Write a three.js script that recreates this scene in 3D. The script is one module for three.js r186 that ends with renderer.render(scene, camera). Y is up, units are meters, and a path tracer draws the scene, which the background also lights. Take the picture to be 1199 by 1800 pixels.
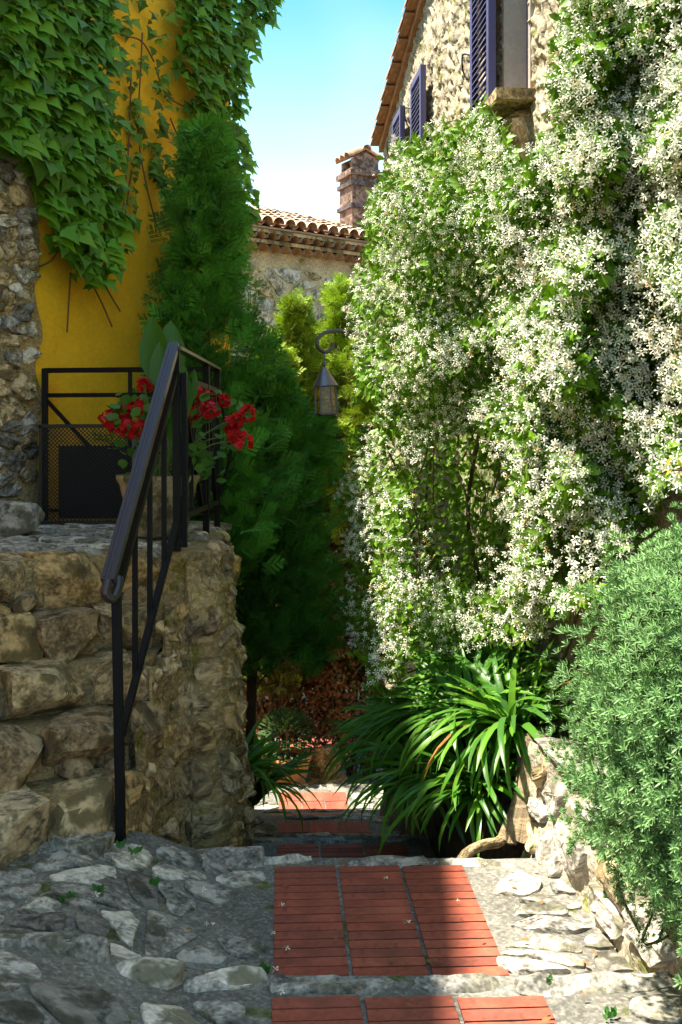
import * as THREE from 'three';
import { mergeGeometries, mergeVertices, toCreasedNormals } from 'three/addons/utils/BufferGeometryUtils.js';
import { ImprovedNoise } from 'three/addons/math/ImprovedNoise.js';

// ---------------------------------------------------------------- camera, sky, sun, exposure
const V3 = THREE.Vector3;
const EYE = 1.64, F = 1900, CX = 600, HZ = 775;          // focal length and horizon of the photograph, in its pixels
const scene = new THREE.Scene();
const camera = new THREE.PerspectiveCamera(2 * Math.atan(900 / F) * 180 / Math.PI, 1199 / 1800, 0.05, 800);
camera.position.set(0, EYE, 0);
camera.lookAt(0, EYE, -10);
camera.setViewOffset(1199, 1800, 0, 900 - HZ, 1199, 1800);
camera.updateProjectionMatrix();

const renderer = new THREE.WebGLRenderer({ antialias: true });
renderer.toneMapping = THREE.LinearToneMapping;
renderer.toneMappingExposure = 4.7;
renderer.shadowMap.enabled = true;

function mulberry(a) { return () => { a |= 0; a = a + 0x6D2B79F5 | 0; let t = Math.imul(a ^ a >>> 15, 1 | a); t = t + Math.imul(t ^ t >>> 7, 61 | t) ^ t; return ((t ^ t >>> 14) >>> 0) / 4294967296; }; }
const perlin = new ImprovedNoise();
const n3 = (x, y, z) => perlin.noise(x + 31.7, y + 11.3, z + 57.1);
const fbm = (x, y, z, o = 3) => { let s = 0, a = 1, f = 1; for (let i = 0; i < o; i++) { s += a * n3(x * f, y * f, z * f); a *= .5; f *= 2.03; } return s; };
const smooth = (a, b, x) => { const t = Math.min(1, Math.max(0, (x - a) / (b - a))); return t * t * (3 - 2 * t); };
const lerp = (a, b, t) => a + (b - a) * t;

{ // clear summer sky: pale at the skyline, azure above
  const W = 512, H = 256, data = new Float32Array(W * H * 4);
  const stops = [[-90, .16, .15, .13], [-2, .22, .22, .21], [0, .38, .40, .41], [9, .34, .39, .41], [15, .17, .28, .33], [22, .062, .185, .265], [35, .075, .19, .29], [60, .10, .195, .31], [90, .10, .19, .31]];
  for (let j = 0; j < H; j++) {
    const el = (j + .5) / H * 180 - 90;
    let k = 0; while (k < stops.length - 2 && el > stops[k + 1][0]) k++;
    const a = stops[k], b = stops[k + 1], t = Math.min(1, Math.max(0, (el - a[0]) / (b[0] - a[0])));
    for (let i = 0; i < W; i++) {
      const az = i / W * Math.PI * 2, r = Math.cos(el * Math.PI / 180);
      const c = el > 0 ? Math.max(0, fbm(Math.cos(az) * r * 3, el * .06, Math.sin(az) * r * 3, 4)) * .25 : 0;
      for (let q = 0; q < 3; q++) data[(j * W + i) * 4 + q] = lerp(lerp(a[q + 1], b[q + 1], t), 0.38, c);
      data[(j * W + i) * 4 + 3] = 1;
    }
  }
  const sky = new THREE.DataTexture(data, W, H, THREE.RGBAFormat, THREE.FloatType);
  sky.mapping = THREE.EquirectangularReflectionMapping; sky.magFilter = sky.minFilter = THREE.LinearFilter; sky.needsUpdate = true;
  scene.background = sky; scene.environment = sky;
}
const SUN = new V3(-.44, 1, -.27).normalize();
const sun = new THREE.DirectionalLight(new THREE.Color(1, .93, .76), 3.6);
sun.position.copy(SUN).multiplyScalar(30); sun.target.position.set(0, 0, -6);
sun.castShadow = true; sun.shadow.mapSize.set(4096, 4096);
Object.assign(sun.shadow.camera, { left: -14, right: 14, top: 14, bottom: -14, near: 1, far: 70 });
sun.shadow.radius = 2.2;
scene.add(sun, sun.target);

// ---------------------------------------------------------------- helpers
const P = (px, py, d) => new V3((px - CX) / F * d, EYE - (py - HZ) / F * d, -d);      // photo pixel at depth d
const taken = {};
function numbered(name) { const n = taken[name] = (taken[name] ?? -1) + 1; return n ? name + '_' + String(n).padStart(3, '0') : name; }
function thing(name, label, category, group) {
  const g = new THREE.Group(); g.name = numbered(name); g.userData = { label, category }; if (group) g.userData.group = group; scene.add(g); return g;
}
function structure(name) { const g = new THREE.Group(); g.name = name; g.userData = { kind: 'structure' }; scene.add(g); return g; }
function part(parent, name, geo, mat) { const m = new THREE.Mesh(geo, mat); m.name = name; m.castShadow = m.receiveShadow = true; parent.add(m); return m; }
function tuft(parent, name, geo, mat, items, nParts = 0, tint = true) {   // the pieces that show largest as parts, the rest as one "stuff" part
  items.sort((a, b) => b.size - a.size);
  for (let i = 0; i < Math.min(nParts, items.length); i++) { const m = part(parent, name, geo, items[i].mat || mat); m.applyMatrix4(items[i].m); }
  const rest = items.slice(nParts); if (!rest.length) return;
  const im = new THREE.InstancedMesh(geo, mat, rest.length); im.name = name + '_mass'; im.userData.kind = 'stuff'; im.castShadow = im.receiveShadow = true;
  rest.forEach((it, i) => { im.setMatrixAt(i, it.m); if (tint) im.setColorAt(i, it.c || new THREE.Color(1, 1, 1)); });
  parent.add(im);
}
const Q = new THREE.Quaternion(), S1 = new V3(1, 1, 1);
function place(pos, dir, up, scale) {      // local +y along dir, local +z towards up
  const y = dir.clone().normalize(), z = up.clone().addScaledVector(y, -up.dot(y)); if (z.lengthSq() < 1e-6) z.set(y.y, y.z, y.x).addScaledVector(y, -z.dot(y)); z.normalize();
  const x = new V3().crossVectors(y, z);
  const m = new THREE.Matrix4().makeBasis(x, y, z); m.scale(typeof scale === 'number' ? new V3(scale, scale, scale) : scale); m.setPosition(pos); return m;
}
function clean(g) { const a = new THREE.BufferGeometry(); a.setAttribute('position', g.attributes.position); if (g.index) a.setIndex(g.index); const m = mergeVertices(a, 1e-5); m.computeVertexNormals(); return m; }
function planarUV(g0, off = 0) {          // uv in metres, projected along the axis each face looks along
  if (!g0.attributes.normal) g0.computeVertexNormals();
  const g = g0.index ? g0.toNonIndexed() : g0, p = g.attributes.position, uv = new Float32Array(p.count * 2), a = new V3(), b = new V3(), c = new V3();
  for (let i = 0; i < p.count; i += 3) {
    a.fromBufferAttribute(p, i); b.fromBufferAttribute(p, i + 1).sub(a); c.fromBufferAttribute(p, i + 2).sub(a); const n = b.cross(c), x = Math.abs(n.x), y = Math.abs(n.y), z = Math.abs(n.z);
    for (let k = i; k < i + 3; k++) { const X = p.getX(k), Y = p.getY(k), Z = p.getZ(k); uv[2 * k] = (x > y && x > z ? Z : X) + off; uv[2 * k + 1] = (y > x && y > z ? Z : Y) + off * 1.7; }
  }
  g.setAttribute('uv', new THREE.BufferAttribute(uv, 2)); return g;
}
function box(w, h, d, x = 0, y = 0, z = 0) { const g = new THREE.BoxGeometry(w, h, d); g.translate(x, y, z); return g; }
function bar(a, b, w, h = w) {             // rectangular bar between two points
  const d = b.clone().sub(a), L = d.length(), g = new THREE.BoxGeometry(w, L, h);
  g.applyMatrix4(place(a.clone().add(b).multiplyScalar(.5), d, Math.abs(d.y / L) > .99 ? new V3(0, 0, 1) : new V3(0, 1, 0), 1)); return g;
}
function tube(pts, r, seg = 24, rs = 6) { return new THREE.TubeGeometry(new THREE.CatmullRomCurve3(pts), seg, r, rs); }
function rock(w, h, d, seed, amp = .12, seg = 6, flat = false) {   // a rough block
  const RR = mulberry(Math.round(seed * 91) + 7), cuts = Array.from({ length: 9 }, () => { const v = new V3(RR() - .5, RR() - .5, RR() - .5).normalize(); return [v.x, v.y, v.z, .78 + .26 * RR()]; });
  const g0 = new THREE.BoxGeometry(1, 1, 1, seg, seg, seg), p = g0.attributes.position, v = new V3();
  for (let i = 0; i < p.count; i++) {
    v.fromBufferAttribute(p, i).multiplyScalar(2);
    const l8 = Math.pow(v.x ** 14 + v.y ** 14 + v.z ** 14, 1 / 14), r = lerp(1, 1 / l8, .8);
    v.multiplyScalar(r * .5 );
    const s = Math.min(w, h, d), q = new V3(v.x * w, v.y * h, v.z * d);
    const k = 1.1 / s;
    const dx = fbm(q.x * k + seed * 7.3, q.y * k, q.z * k, 5), dy = fbm(q.x * k, q.y * k + seed * 5.1 + 9, q.z * k, 5), dz = fbm(q.x * k, q.y * k, q.z * k + seed * 3.7 + 20, 5);
    q.x += dx * amp * s * 1.3; q.y += dy * amp * s * 1.3; q.z += dz * amp * s * 1.3;
    for (const [a, b, c, k2] of cuts) { const e = (q.x / w * a + q.y / h * b + q.z / d * c) * 2 - k2; if (e > 0) { q.x -= a * e * w / 2 * .9; q.y -= b * e * h / 2 * .9; q.z -= c * e * d / 2 * .9; } }
    if (flat) q.y = Math.min(q.y, h * .47 + .012 * fbm(q.x * 9, q.z * 9, seed, 3));
    p.setXYZ(i, q.x, q.y, q.z);
  }
  return planarUV(toCreasedNormals(clean(g0), .42), seed * .37);
}
// irregular stones that fit together: cells between jittered points, each raised into a stone
function stones({ u0, u1, v0, v1, su, sv, gap, height, map, keep, seed, drop = .15, jitter = .38, rough = .25, rings = [[1, -.5], [.97, .5], [.9, .92], [.6, 1], [.3, 1]] }) {
  const R = mulberry(seed), pts = [], out = [];
  const nv = Math.ceil((v1 - v0) / sv), nu = Math.ceil((u1 - u0) / su);
  for (let j = -1; j <= nv; j++) for (let i = -1; i <= nu; i++) {
    const a = R(), b = R(), c = R(); if (c < drop) continue;
    pts.push([(i + .5 + (j & 1) * .5 + (a - .5) * 2 * jitter), (j + .5 + (b - .5) * 2 * jitter)]);
  }
  const shrink = gap / (su + sv) * 1.0;
  for (const s of pts) {
    const cu = u0 + s[0] * su, cv = v0 + s[1] * sv; const rv = [R(), R(), R()];
    if (cu < u0 || cu > u1 || cv < v0 || cv > v1 || (keep && !keep(cu, cv))) continue;
    let poly = [[-3, -3], [3, -3], [3, 3], [-3, 3]];
    for (const o of pts) {
      if (o === s) continue; const dx = o[0] - s[0], dy = o[1] - s[1], D = Math.hypot(dx, dy); if (D > 4) continue;
      const nx = dx / D, ny = dy / D, lim = D / 2 - shrink, np = [];
      for (let i = 0; i < poly.length; i++) {
        const A = poly[i], B = poly[(i + 1) % poly.length], da = A[0] * nx + A[1] * ny - lim, db = B[0] * nx + B[1] * ny - lim;
        if (da <= 0) np.push(A); if (da * db < 0) { const t = da / (da - db); np.push([lerp(A[0], B[0], t), lerp(A[1], B[1], t)]); }
      }
      poly = np; if (!poly.length) break;
    }
    if (poly.length < 3) continue;
    poly = poly.map(([x, y]) => [cu + x * su, cv + y * sv]).map(([x, y]) => [Math.min(u1 + su * .2, Math.max(u0 - su * .2, x)), Math.min(v1 , Math.max(v0 - sv * .2, y))]);
    for (let it = 0; it < 2; it++) { const np = []; for (let i = 0; i < poly.length; i++) { const A = poly[i], B = poly[(i + 1) % poly.length]; np.push([lerp(A[0], B[0], .22), lerp(A[1], B[1], .22)], [lerp(A[0], B[0], .78), lerp(A[1], B[1], .78)]); } poly = np; }
    let mx = 0, my = 0; for (const q of poly) { mx += q[0] / poly.length; my += q[1] / poly.length; }
    const n = poly.length, pos = [], uv = [], idx = [], hh = height(cu, cv, rv[0]), tiltu = (rv[1] - .5) * .5, tiltv = (rv[2] - .5) * .5, cutp = [0, 1, 2].map(k => [Math.cos(rv[k] * 40) * 1.5, Math.sin(rv[k] * 40) * 1.5, .95 + .25 * rv[(k + 1) % 3]]), fr = 1.3 / Math.min(su, sv);
    for (const [k, hk] of rings) for (let i = 0; i < n; i++) {
      const jx = fbm(poly[i][0] * fr, poly[i][1] * fr, seed, 2) * .14 * su, jy = fbm(poly[i][0] * fr, poly[i][1] * fr, seed + 50, 2) * .14 * sv;
      const x = mx + (poly[i][0] - mx) * k + jx * (hk > 0 ? 1 : .6), y = my + (poly[i][1] - my) * k + jy * (hk > 0 ? 1 : .6);
      let e = -.035; if (hk > 0) { let q = hk + tiltu * (x - mx) / su + tiltv * (y - my) / sv; for (const [a, b, c] of cutp) q = Math.min(q, c - (a * (x - mx) / su + b * (y - my) / sv)); e = hh * (Math.max(q, -.2) + rough * fbm(x * fr * 1.6, y * fr * 1.6, seed + 9, 3)); }
      pos.push(...map(x, y, e).toArray()); uv.push(x + e * .8 + rv[0] * 5, y + e * .8 + rv[1] * 5);
    }
    pos.push(...map(mx, my, hh * (1 + rough * fbm(mx * fr * 1.6, my * fr * 1.6, seed + 9, 3))).toArray()); uv.push(mx + rv[0] * 5, my + rv[1] * 5);
    for (let r = 0; r < rings.length - 1; r++) for (let i = 0; i < n; i++) { const a = r * n + i, b = r * n + (i + 1) % n; idx.push(a, b, a + n, b, b + n, a + n); }
    const c = rings.length * n, l = (rings.length - 1) * n; for (let i = 0; i < n; i++) idx.push(l + i, l + (i + 1) % n, c);
    const g = new THREE.BufferGeometry(); g.setAttribute('position', new THREE.Float32BufferAttribute(pos, 3)); g.setAttribute('uv', new THREE.Float32BufferAttribute(uv, 2)); g.setIndex(idx);
    out.push({ g: toCreasedNormals(g, .4), u: mx, v: my, r: rv[0], r2: rv[1] });
  }
  return out;
}
function sheet(nu, nv, fn) {               // grid of points fn(s, t), uv in metres given by fn as [V3, u, v]; null leaves a hole
  const pos = [], uv = [], idx = [], ok = [];
  for (let j = 0; j <= nv; j++) for (let i = 0; i <= nu; i++) { const r = fn(i / nu, j / nv); ok.push(!r[3]); pos.push(...r[0].toArray()); uv.push(r[1], r[2]); }
  for (let j = 0; j < nv; j++) for (let i = 0; i < nu; i++) { const a = j * (nu + 1) + i, b = a + 1, c = a + nu + 1, d = c + 1; if (ok[a] && ok[b] && ok[c] && ok[d]) idx.push(a, b, d, a, d, c); }
  const g = new THREE.BufferGeometry(); g.setAttribute('position', new THREE.Float32BufferAttribute(pos, 3)); g.setAttribute('uv', new THREE.Float32BufferAttribute(uv, 2)); g.setIndex(idx); g.computeVertexNormals(); return g;
}
function inPoly(x, y, poly) { let c = false; for (let i = 0, j = poly.length - 1; i < poly.length; j = i++) { const [a, b] = poly[i], [e, f] = poly[j]; if ((b > y) !== (f > y) && x < (e - a) * (y - b) / (f - b) + a) c = !c; } return c; }

// ---------------------------------------------------------------- procedural textures (1 m a tile unless repeated)
function lattice(seed) { const R = mulberry(seed), t = new Float32Array(65536); for (let i = 0; i < 65536; i++) t[i] = R(); return t; }
const LAT = lattice(77);
function tnoise(x, y, per, s) { // tileable value noise
  const xi = Math.floor(x), yi = Math.floor(y), fx = x - xi, fy = y - yi, ux = fx * fx * (3 - 2 * fx), uy = fy * fy * (3 - 2 * fy);
  const h = (a, b) => LAT[(((a % per + per) % per) * 131 + ((b % per + per) % per) * 7919 + s * 1013) & 65535];
  return lerp(lerp(h(xi, yi), h(xi + 1, yi), ux), lerp(h(xi, yi + 1), h(xi + 1, yi + 1), ux), uy);
}
function tfbm(u, v, base, oct, s) { let r = 0, a = .5, f = base, w = 0; for (let i = 0; i < oct; i++) { r += a * tnoise(u * f, v * f, f, s + i); w += a; a *= .55; f *= 2; } return r / w; }
function texture(N, fn, srgb = true) {
  const d = new Uint8Array(N * N * 4);
  for (let j = 0; j < N; j++) for (let i = 0; i < N; i++) { const c = fn(i / N, j / N); for (let k = 0; k < 3; k++) d[(j * N + i) * 4 + k] = Math.max(0, Math.min(255, (Array.isArray(c) ? c[k] : c) * 255)); d[(j * N + i) * 4 + 3] = 255; }
  const t = new THREE.DataTexture(d, N, N); t.wrapS = t.wrapT = THREE.RepeatWrapping; t.magFilter = THREE.LinearFilter; t.minFilter = THREE.LinearMipmapLinearFilter; t.generateMipmaps = true;
  if (srgb) t.colorSpace = THREE.SRGBColorSpace; t.needsUpdate = true; return t;
}
const ridge = (u, v, b, s) => 1 - Math.abs(2 * tfbm(u, v, b, 4, s) - 1) * 2;
const stoneMap = texture(512, (u, v) => {
  const a = tfbm(u, v, 6, 5, 1), b = tfbm(u, v, 24, 4, 9), l = smooth(.58, .68, tfbm(u, v, 10, 4, 21)), dk = smooth(.56, .7, tfbm(u, v, 8, 5, 33)), vein = smooth(.9, .99, ridge(u, v, 14, 41));
  const sp = tfbm(u, v, 100, 2, 47); let g = .74 + (a - .5) * .4 + (b - .5) * .75 + (sp - .5) * .5; g = lerp(g, 1, l * .7); g = lerp(g, .36, dk * .7); g = lerp(g, 1, vein * .3);
  return [g, g * (.985 - .03 * a), g * (.95 - .09 * dk - .04 * a)];
});
const stoneBump = texture(512, (u, v) => .5 * tfbm(u, v, 8, 6, 5) + .3 * (1 - Math.abs(2 * tfbm(u, v, 9, 5, 15) - 1)) + .2 * tfbm(u, v, 64, 3, 25), false);
const mortarMap = texture(512, (u, v) => {
  const a = tfbm(u, v, 5, 5, 51), b = tfbm(u, v, 90, 2, 61), sp = smooth(.72, .8, tnoise(u * 120, v * 120, 120, 63)), moss = smooth(.66, .76, tfbm(u, v, 7, 4, 71));
  let g = .76 + (a - .5) * .4 + (b - .5) * .35 + sp * .18; return [g * lerp(1, .75, moss), g * lerp(.98, .78, moss), g * lerp(.93, .45, moss)];
});
const mortarBump = texture(512, (u, v) => .5 * tfbm(u, v, 10, 4, 81) + .5 * tfbm(u, v, 80, 3, 83), false);
const plasterMap = texture(512, (u, v) => { const a = tfbm(u, v, 3, 5, 91), s = smooth(.6, .8, tfbm(u, v * .25 + .1, 8, 4, 95)), b = tfbm(u, v, 60, 3, 97); const g = .92 + (a - .5) * .2 + (b - .5) * .1; return [g, g * (1 - .07 * s), g * (1 - .2 * s)]; });
const plasterBump = texture(512, (u, v) => .6 * tfbm(u, v, 20, 5, 101) + .4 * tfbm(u, v, 100, 2, 103), false);
const clayMap = texture(512, (u, v) => { const a = tfbm(u, v, 9, 5, 111), b = tfbm(u, v, 70, 3, 113), k = .5 * smooth(.66, .8, tfbm(u, v, 30, 4, 115)); const g = .88 + (a - .5) * .4 + (b - .5) * .2; return [g, g * (.96 - .06 * k), g * (.92 - .1 * k)].map(c => c * (1 - .25 * k)); });
const barkMap = texture(256, (u, v) => { const g = .45 + .5 * tfbm(u * 1, v * .12, 24, 4, 121); return [g, g * .93, g * .82]; });
const std = (r, g, b, o = {}) => { const m = new THREE.MeshStandardMaterial({ roughness: .9, ...o }); m.color.setRGB(r, g, b); return m; };
const stoneMat = (r, g, b) => std(r, g, b, { map: stoneMap, bumpMap: stoneBump, bumpScale: .03, roughness: .95 });
const STONE = { grey: stoneMat(.48, .475, .46), pale: stoneMat(.74, .72, .68), warm: stoneMat(.62, .48, .28), ochre: stoneMat(.58, .40, .18), brown: stoneMat(.42, .31, .18), dark: stoneMat(.25, .245, .235), tan: stoneMat(.68, .55, .36) };
const MORTAR = std(.27, .265, .26, { map: mortarMap, bumpMap: mortarBump, bumpScale: .008 });
const WALLMORTAR = std(.44, .33, .17, { map: mortarMap, bumpMap: mortarBump, bumpScale: .01 });
const YELLOW = std(.97, .54, .010, { map: plasterMap, bumpMap: plasterBump, bumpScale: .003, roughness: .85 });
const CLAY = [std(.44, .118, .072, { map: clayMap, bumpMap: mortarBump, bumpScale: .0015, roughness: .8 }), std(.33, .088, .058, { map: clayMap, bumpMap: mortarBump, bumpScale: .0015, roughness: .8 }), std(.40, .094, .056, { map: clayMap, bumpMap: mortarBump, bumpScale: .0015, roughness: .75 }), std(.37, .092, .056, { map: clayMap, bumpMap: mortarBump, bumpScale: .0015, roughness: .75 }), std(.42, .10, .058, { map: clayMap, bumpMap: mortarBump, bumpScale: .0015, roughness: .75 })];
const ROOFCLAY = [std(.68, .46, .32, { map: clayMap }), std(.76, .60, .46, { map: clayMap }), std(.52, .32, .20, { map: clayMap }), std(.80, .70, .58, { map: clayMap })];
const IRON = new THREE.MeshPhysicalMaterial({ roughness: .5, specularIntensity: .3 }); IRON.color.setRGB(.006, .006, .008);
const EARTH = std(.085, .06, .04, { map: mortarMap, bumpMap: mortarBump, bumpScale: .02 });
const BARK = std(.20, .14, .09, { map: barkMap, bumpMap: barkMap, bumpScale: .006 });
const leafMat = (r, g, b, t = .4, rough = .55) => { const m = new THREE.MeshPhysicalMaterial({ roughness: rough, transmission: t, thickness: 0, side: THREE.DoubleSide, specularIntensity: .45 }); m.color.setRGB(r, g, b); return m; };
const pick = (arr, r) => arr[Math.min(arr.length - 1, Math.floor(r * arr.length))];

// ---------------------------------------------------------------- ground and stepped path
const ground = part(scene, 'ground', new THREE.PlaneGeometry(300, 300).rotateX(-Math.PI / 2).translate(0, -2.55, -60), EARTH); ground.userData.kind = 'structure';
const TREADS = [[-3, 3.0, .16], [3.0, 4.26, 0], [4.26, 5.12, -.34], [5.12, 6.2, -.63], [6.2, 7.12, -.96], [7.12, 7.98, -1.25], [7.98, 8.86, -1.43], [8.86, 9.55, -1.66], [9.55, 10.2, -1.83], [10.2, 12.1, -2.2], [12.1, 17, -2.33]];
const XL = d => -.03 - .056 * d, BW = .735;                       // left edge and width of the brick strip
const rise = (x, d) => d < 4.6 ? .12 * smooth(-.35, -.95, x) : 0;
const path = structure('stepped_path');
TREADS.forEach(([d0, d1, y], k) => {
  const nx = k < 3 ? 120 : 50, nd = Math.max(8, Math.round((d1 - Math.max(d0, 1.5)) * (k < 3 ? 36 : 16)));
  const D0 = k ? d0 : -3;
  const top = sheet(nx, nd, (s, t) => { const x = lerp(-3.2, 1.9, s), d = lerp(D0, d1, t); return [new V3(x, y + rise(x, d) - .004 + .010 * fbm(x * 3, d * 3, k, 3) * (x > XL(d) - .02 && x < XL(d) + BW + .02 ? .12 : 1), -d), x, d]; });
  part(path, 'mortar_bed', mergeGeometries([top, box(5.1, .5, d1 - D0 - .01, -.65, y - .29, -(D0 + d1) / 2).toNonIndexed()].map(g => { const q = g.index ? g.toNonIndexed() : g; return q; })), MORTAR);
});
{ // clay bricks, three columns of long thin bricks across the path
  const R = mulberry(5), bw = BW / 3 - .012, geos = [0, 1, 2, 3].map(i => { const g = new THREE.BoxGeometry(bw, .05, .056, 4, 1, 1), p = g.attributes.position; for (let k = 0; k < p.count; k++) { const e = p.getY(k) > 0 ? 1 : 0; p.setXYZ(k, p.getX(k) * (1 - .006 * e) + .0015 * n3(k, i * 9, 1), p.getY(k) + .0016 * n3(p.getX(k) * 18, i * 7, k * .1), p.getZ(k) * (1 - .035 * e) + .0012 * n3(p.getX(k) * 22, i, 3)); } g.computeVertexNormals(); return planarUV(g, i * .31); });
  const lay = (d0, d1, y, depth) => { for (let d = d0; d + depth < d1 + .03; d += depth + .005) for (let c = 0; c < 3; c++) {
    const m = part(path, 'brick', geos[Math.floor(R() * 4)], pick(CLAY, R())); m.scale.z = depth / .056;
    m.position.set(XL(d) + (c + .5) * BW / 3, y - .0205 + (R() - .5) * .002, -(d + depth / 2)); m.rotation.set((R() - .5) * .006, (R() - .5) * .008 + .056, (R() - .5) * .008);
  } };
  lay(2.2, 2.86, .16, .0565); lay(3.12, 4.14, 0, .0565); lay(5.4, 6.1, -.63, .0565);
  lay(6.75, 7.0, -.96, .12); lay(8.2, 8.74, -1.43, .25); lay(9.85, 10.05, -1.83, .2); lay(10.9, 11.85, -2.2, .3);
  for (let d = 13.2; d < 15.5; d += .26) for (let c = 0; c < 4; c++) { const m = part(path, 'brick', geos[c], CLAY[c % 3]); m.scale.z = 4.3; m.position.set(-.75 + c * .24 + (d - 13) * .04, -2.34, -d); }
}
{ // rough edge stones along each step
  const R = mulberry(8);
  TREADS.slice(0, 10).forEach(([, d1, y], k) => {
    let x = k < 2 ? -1.9 : -.75; const end = k < 2 ? 1.25 : .9; if (k === 1) x = -.62;
    while (x < end) {
      const L = (k < 2 ? .2 : .22) + R() * .3, w = .062 + R() * .03, m = part(path, 'edge_stone', rock(L, .12, w, k * 31 + Math.round(x * 40), .13, 7), pick([STONE.grey, STONE.pale, STONE.grey, STONE.warm], R()));
      m.position.set(x + L / 2, y + rise(x, d1 - .1) - (k ? .053 : .05) + R() * .008, -(d1 - .055 + (R() - .5) * .03)); m.rotation.y = .03 + (R() - .5) * .08; x += L * .97;
    }
  });
}
{ // cobbles set in mortar on both sides of the bricks
  const R = mulberry(12);
  const area = (u0, u1, v0, v1, y, su, sv, seed, mats, hmax, keep) => { for (const s of stones({ u0, u1, v0, v1, su, sv, gap: .022, seed, drop: .12, jitter: .47, rough: .8, height: (u, v, r) => .005 + hmax * .45 * r, map: (u, v, h) => new V3(u, y + rise(u, v) + h, -v), keep }))
    part(path, 'cobble', s.g, pick(mats, s.r2)); };
  const free = (u, v) => u < XL(v) - .09 || u > XL(v) + BW + .09;
  area(-1.55, 1.2, 1.9, 2.92, .16, .19, .14, 3, [STONE.grey, STONE.pale, STONE.grey, STONE.dark, STONE.pale], .03, free);
  area(-1.75, 1.15, 3.05, 4.18, 0, .17, .13, 4, [STONE.grey, STONE.grey, STONE.pale, STONE.dark, STONE.grey], .035, free);
  area(-.72, 1.0, 4.3, 5.05, -.34, .16, .13, 6, [STONE.grey, STONE.warm], .03, free);
  area(-.75, .75, 8.1, 8.8, -1.43, .2, .16, 7, [STONE.grey, STONE.warm], .03, free);
  area(-1.4, .6, 10.3, 12.0, -2.2, .2, .18, 9, [STONE.pale, STONE.pale, STONE.grey], .03, free);
}

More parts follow.
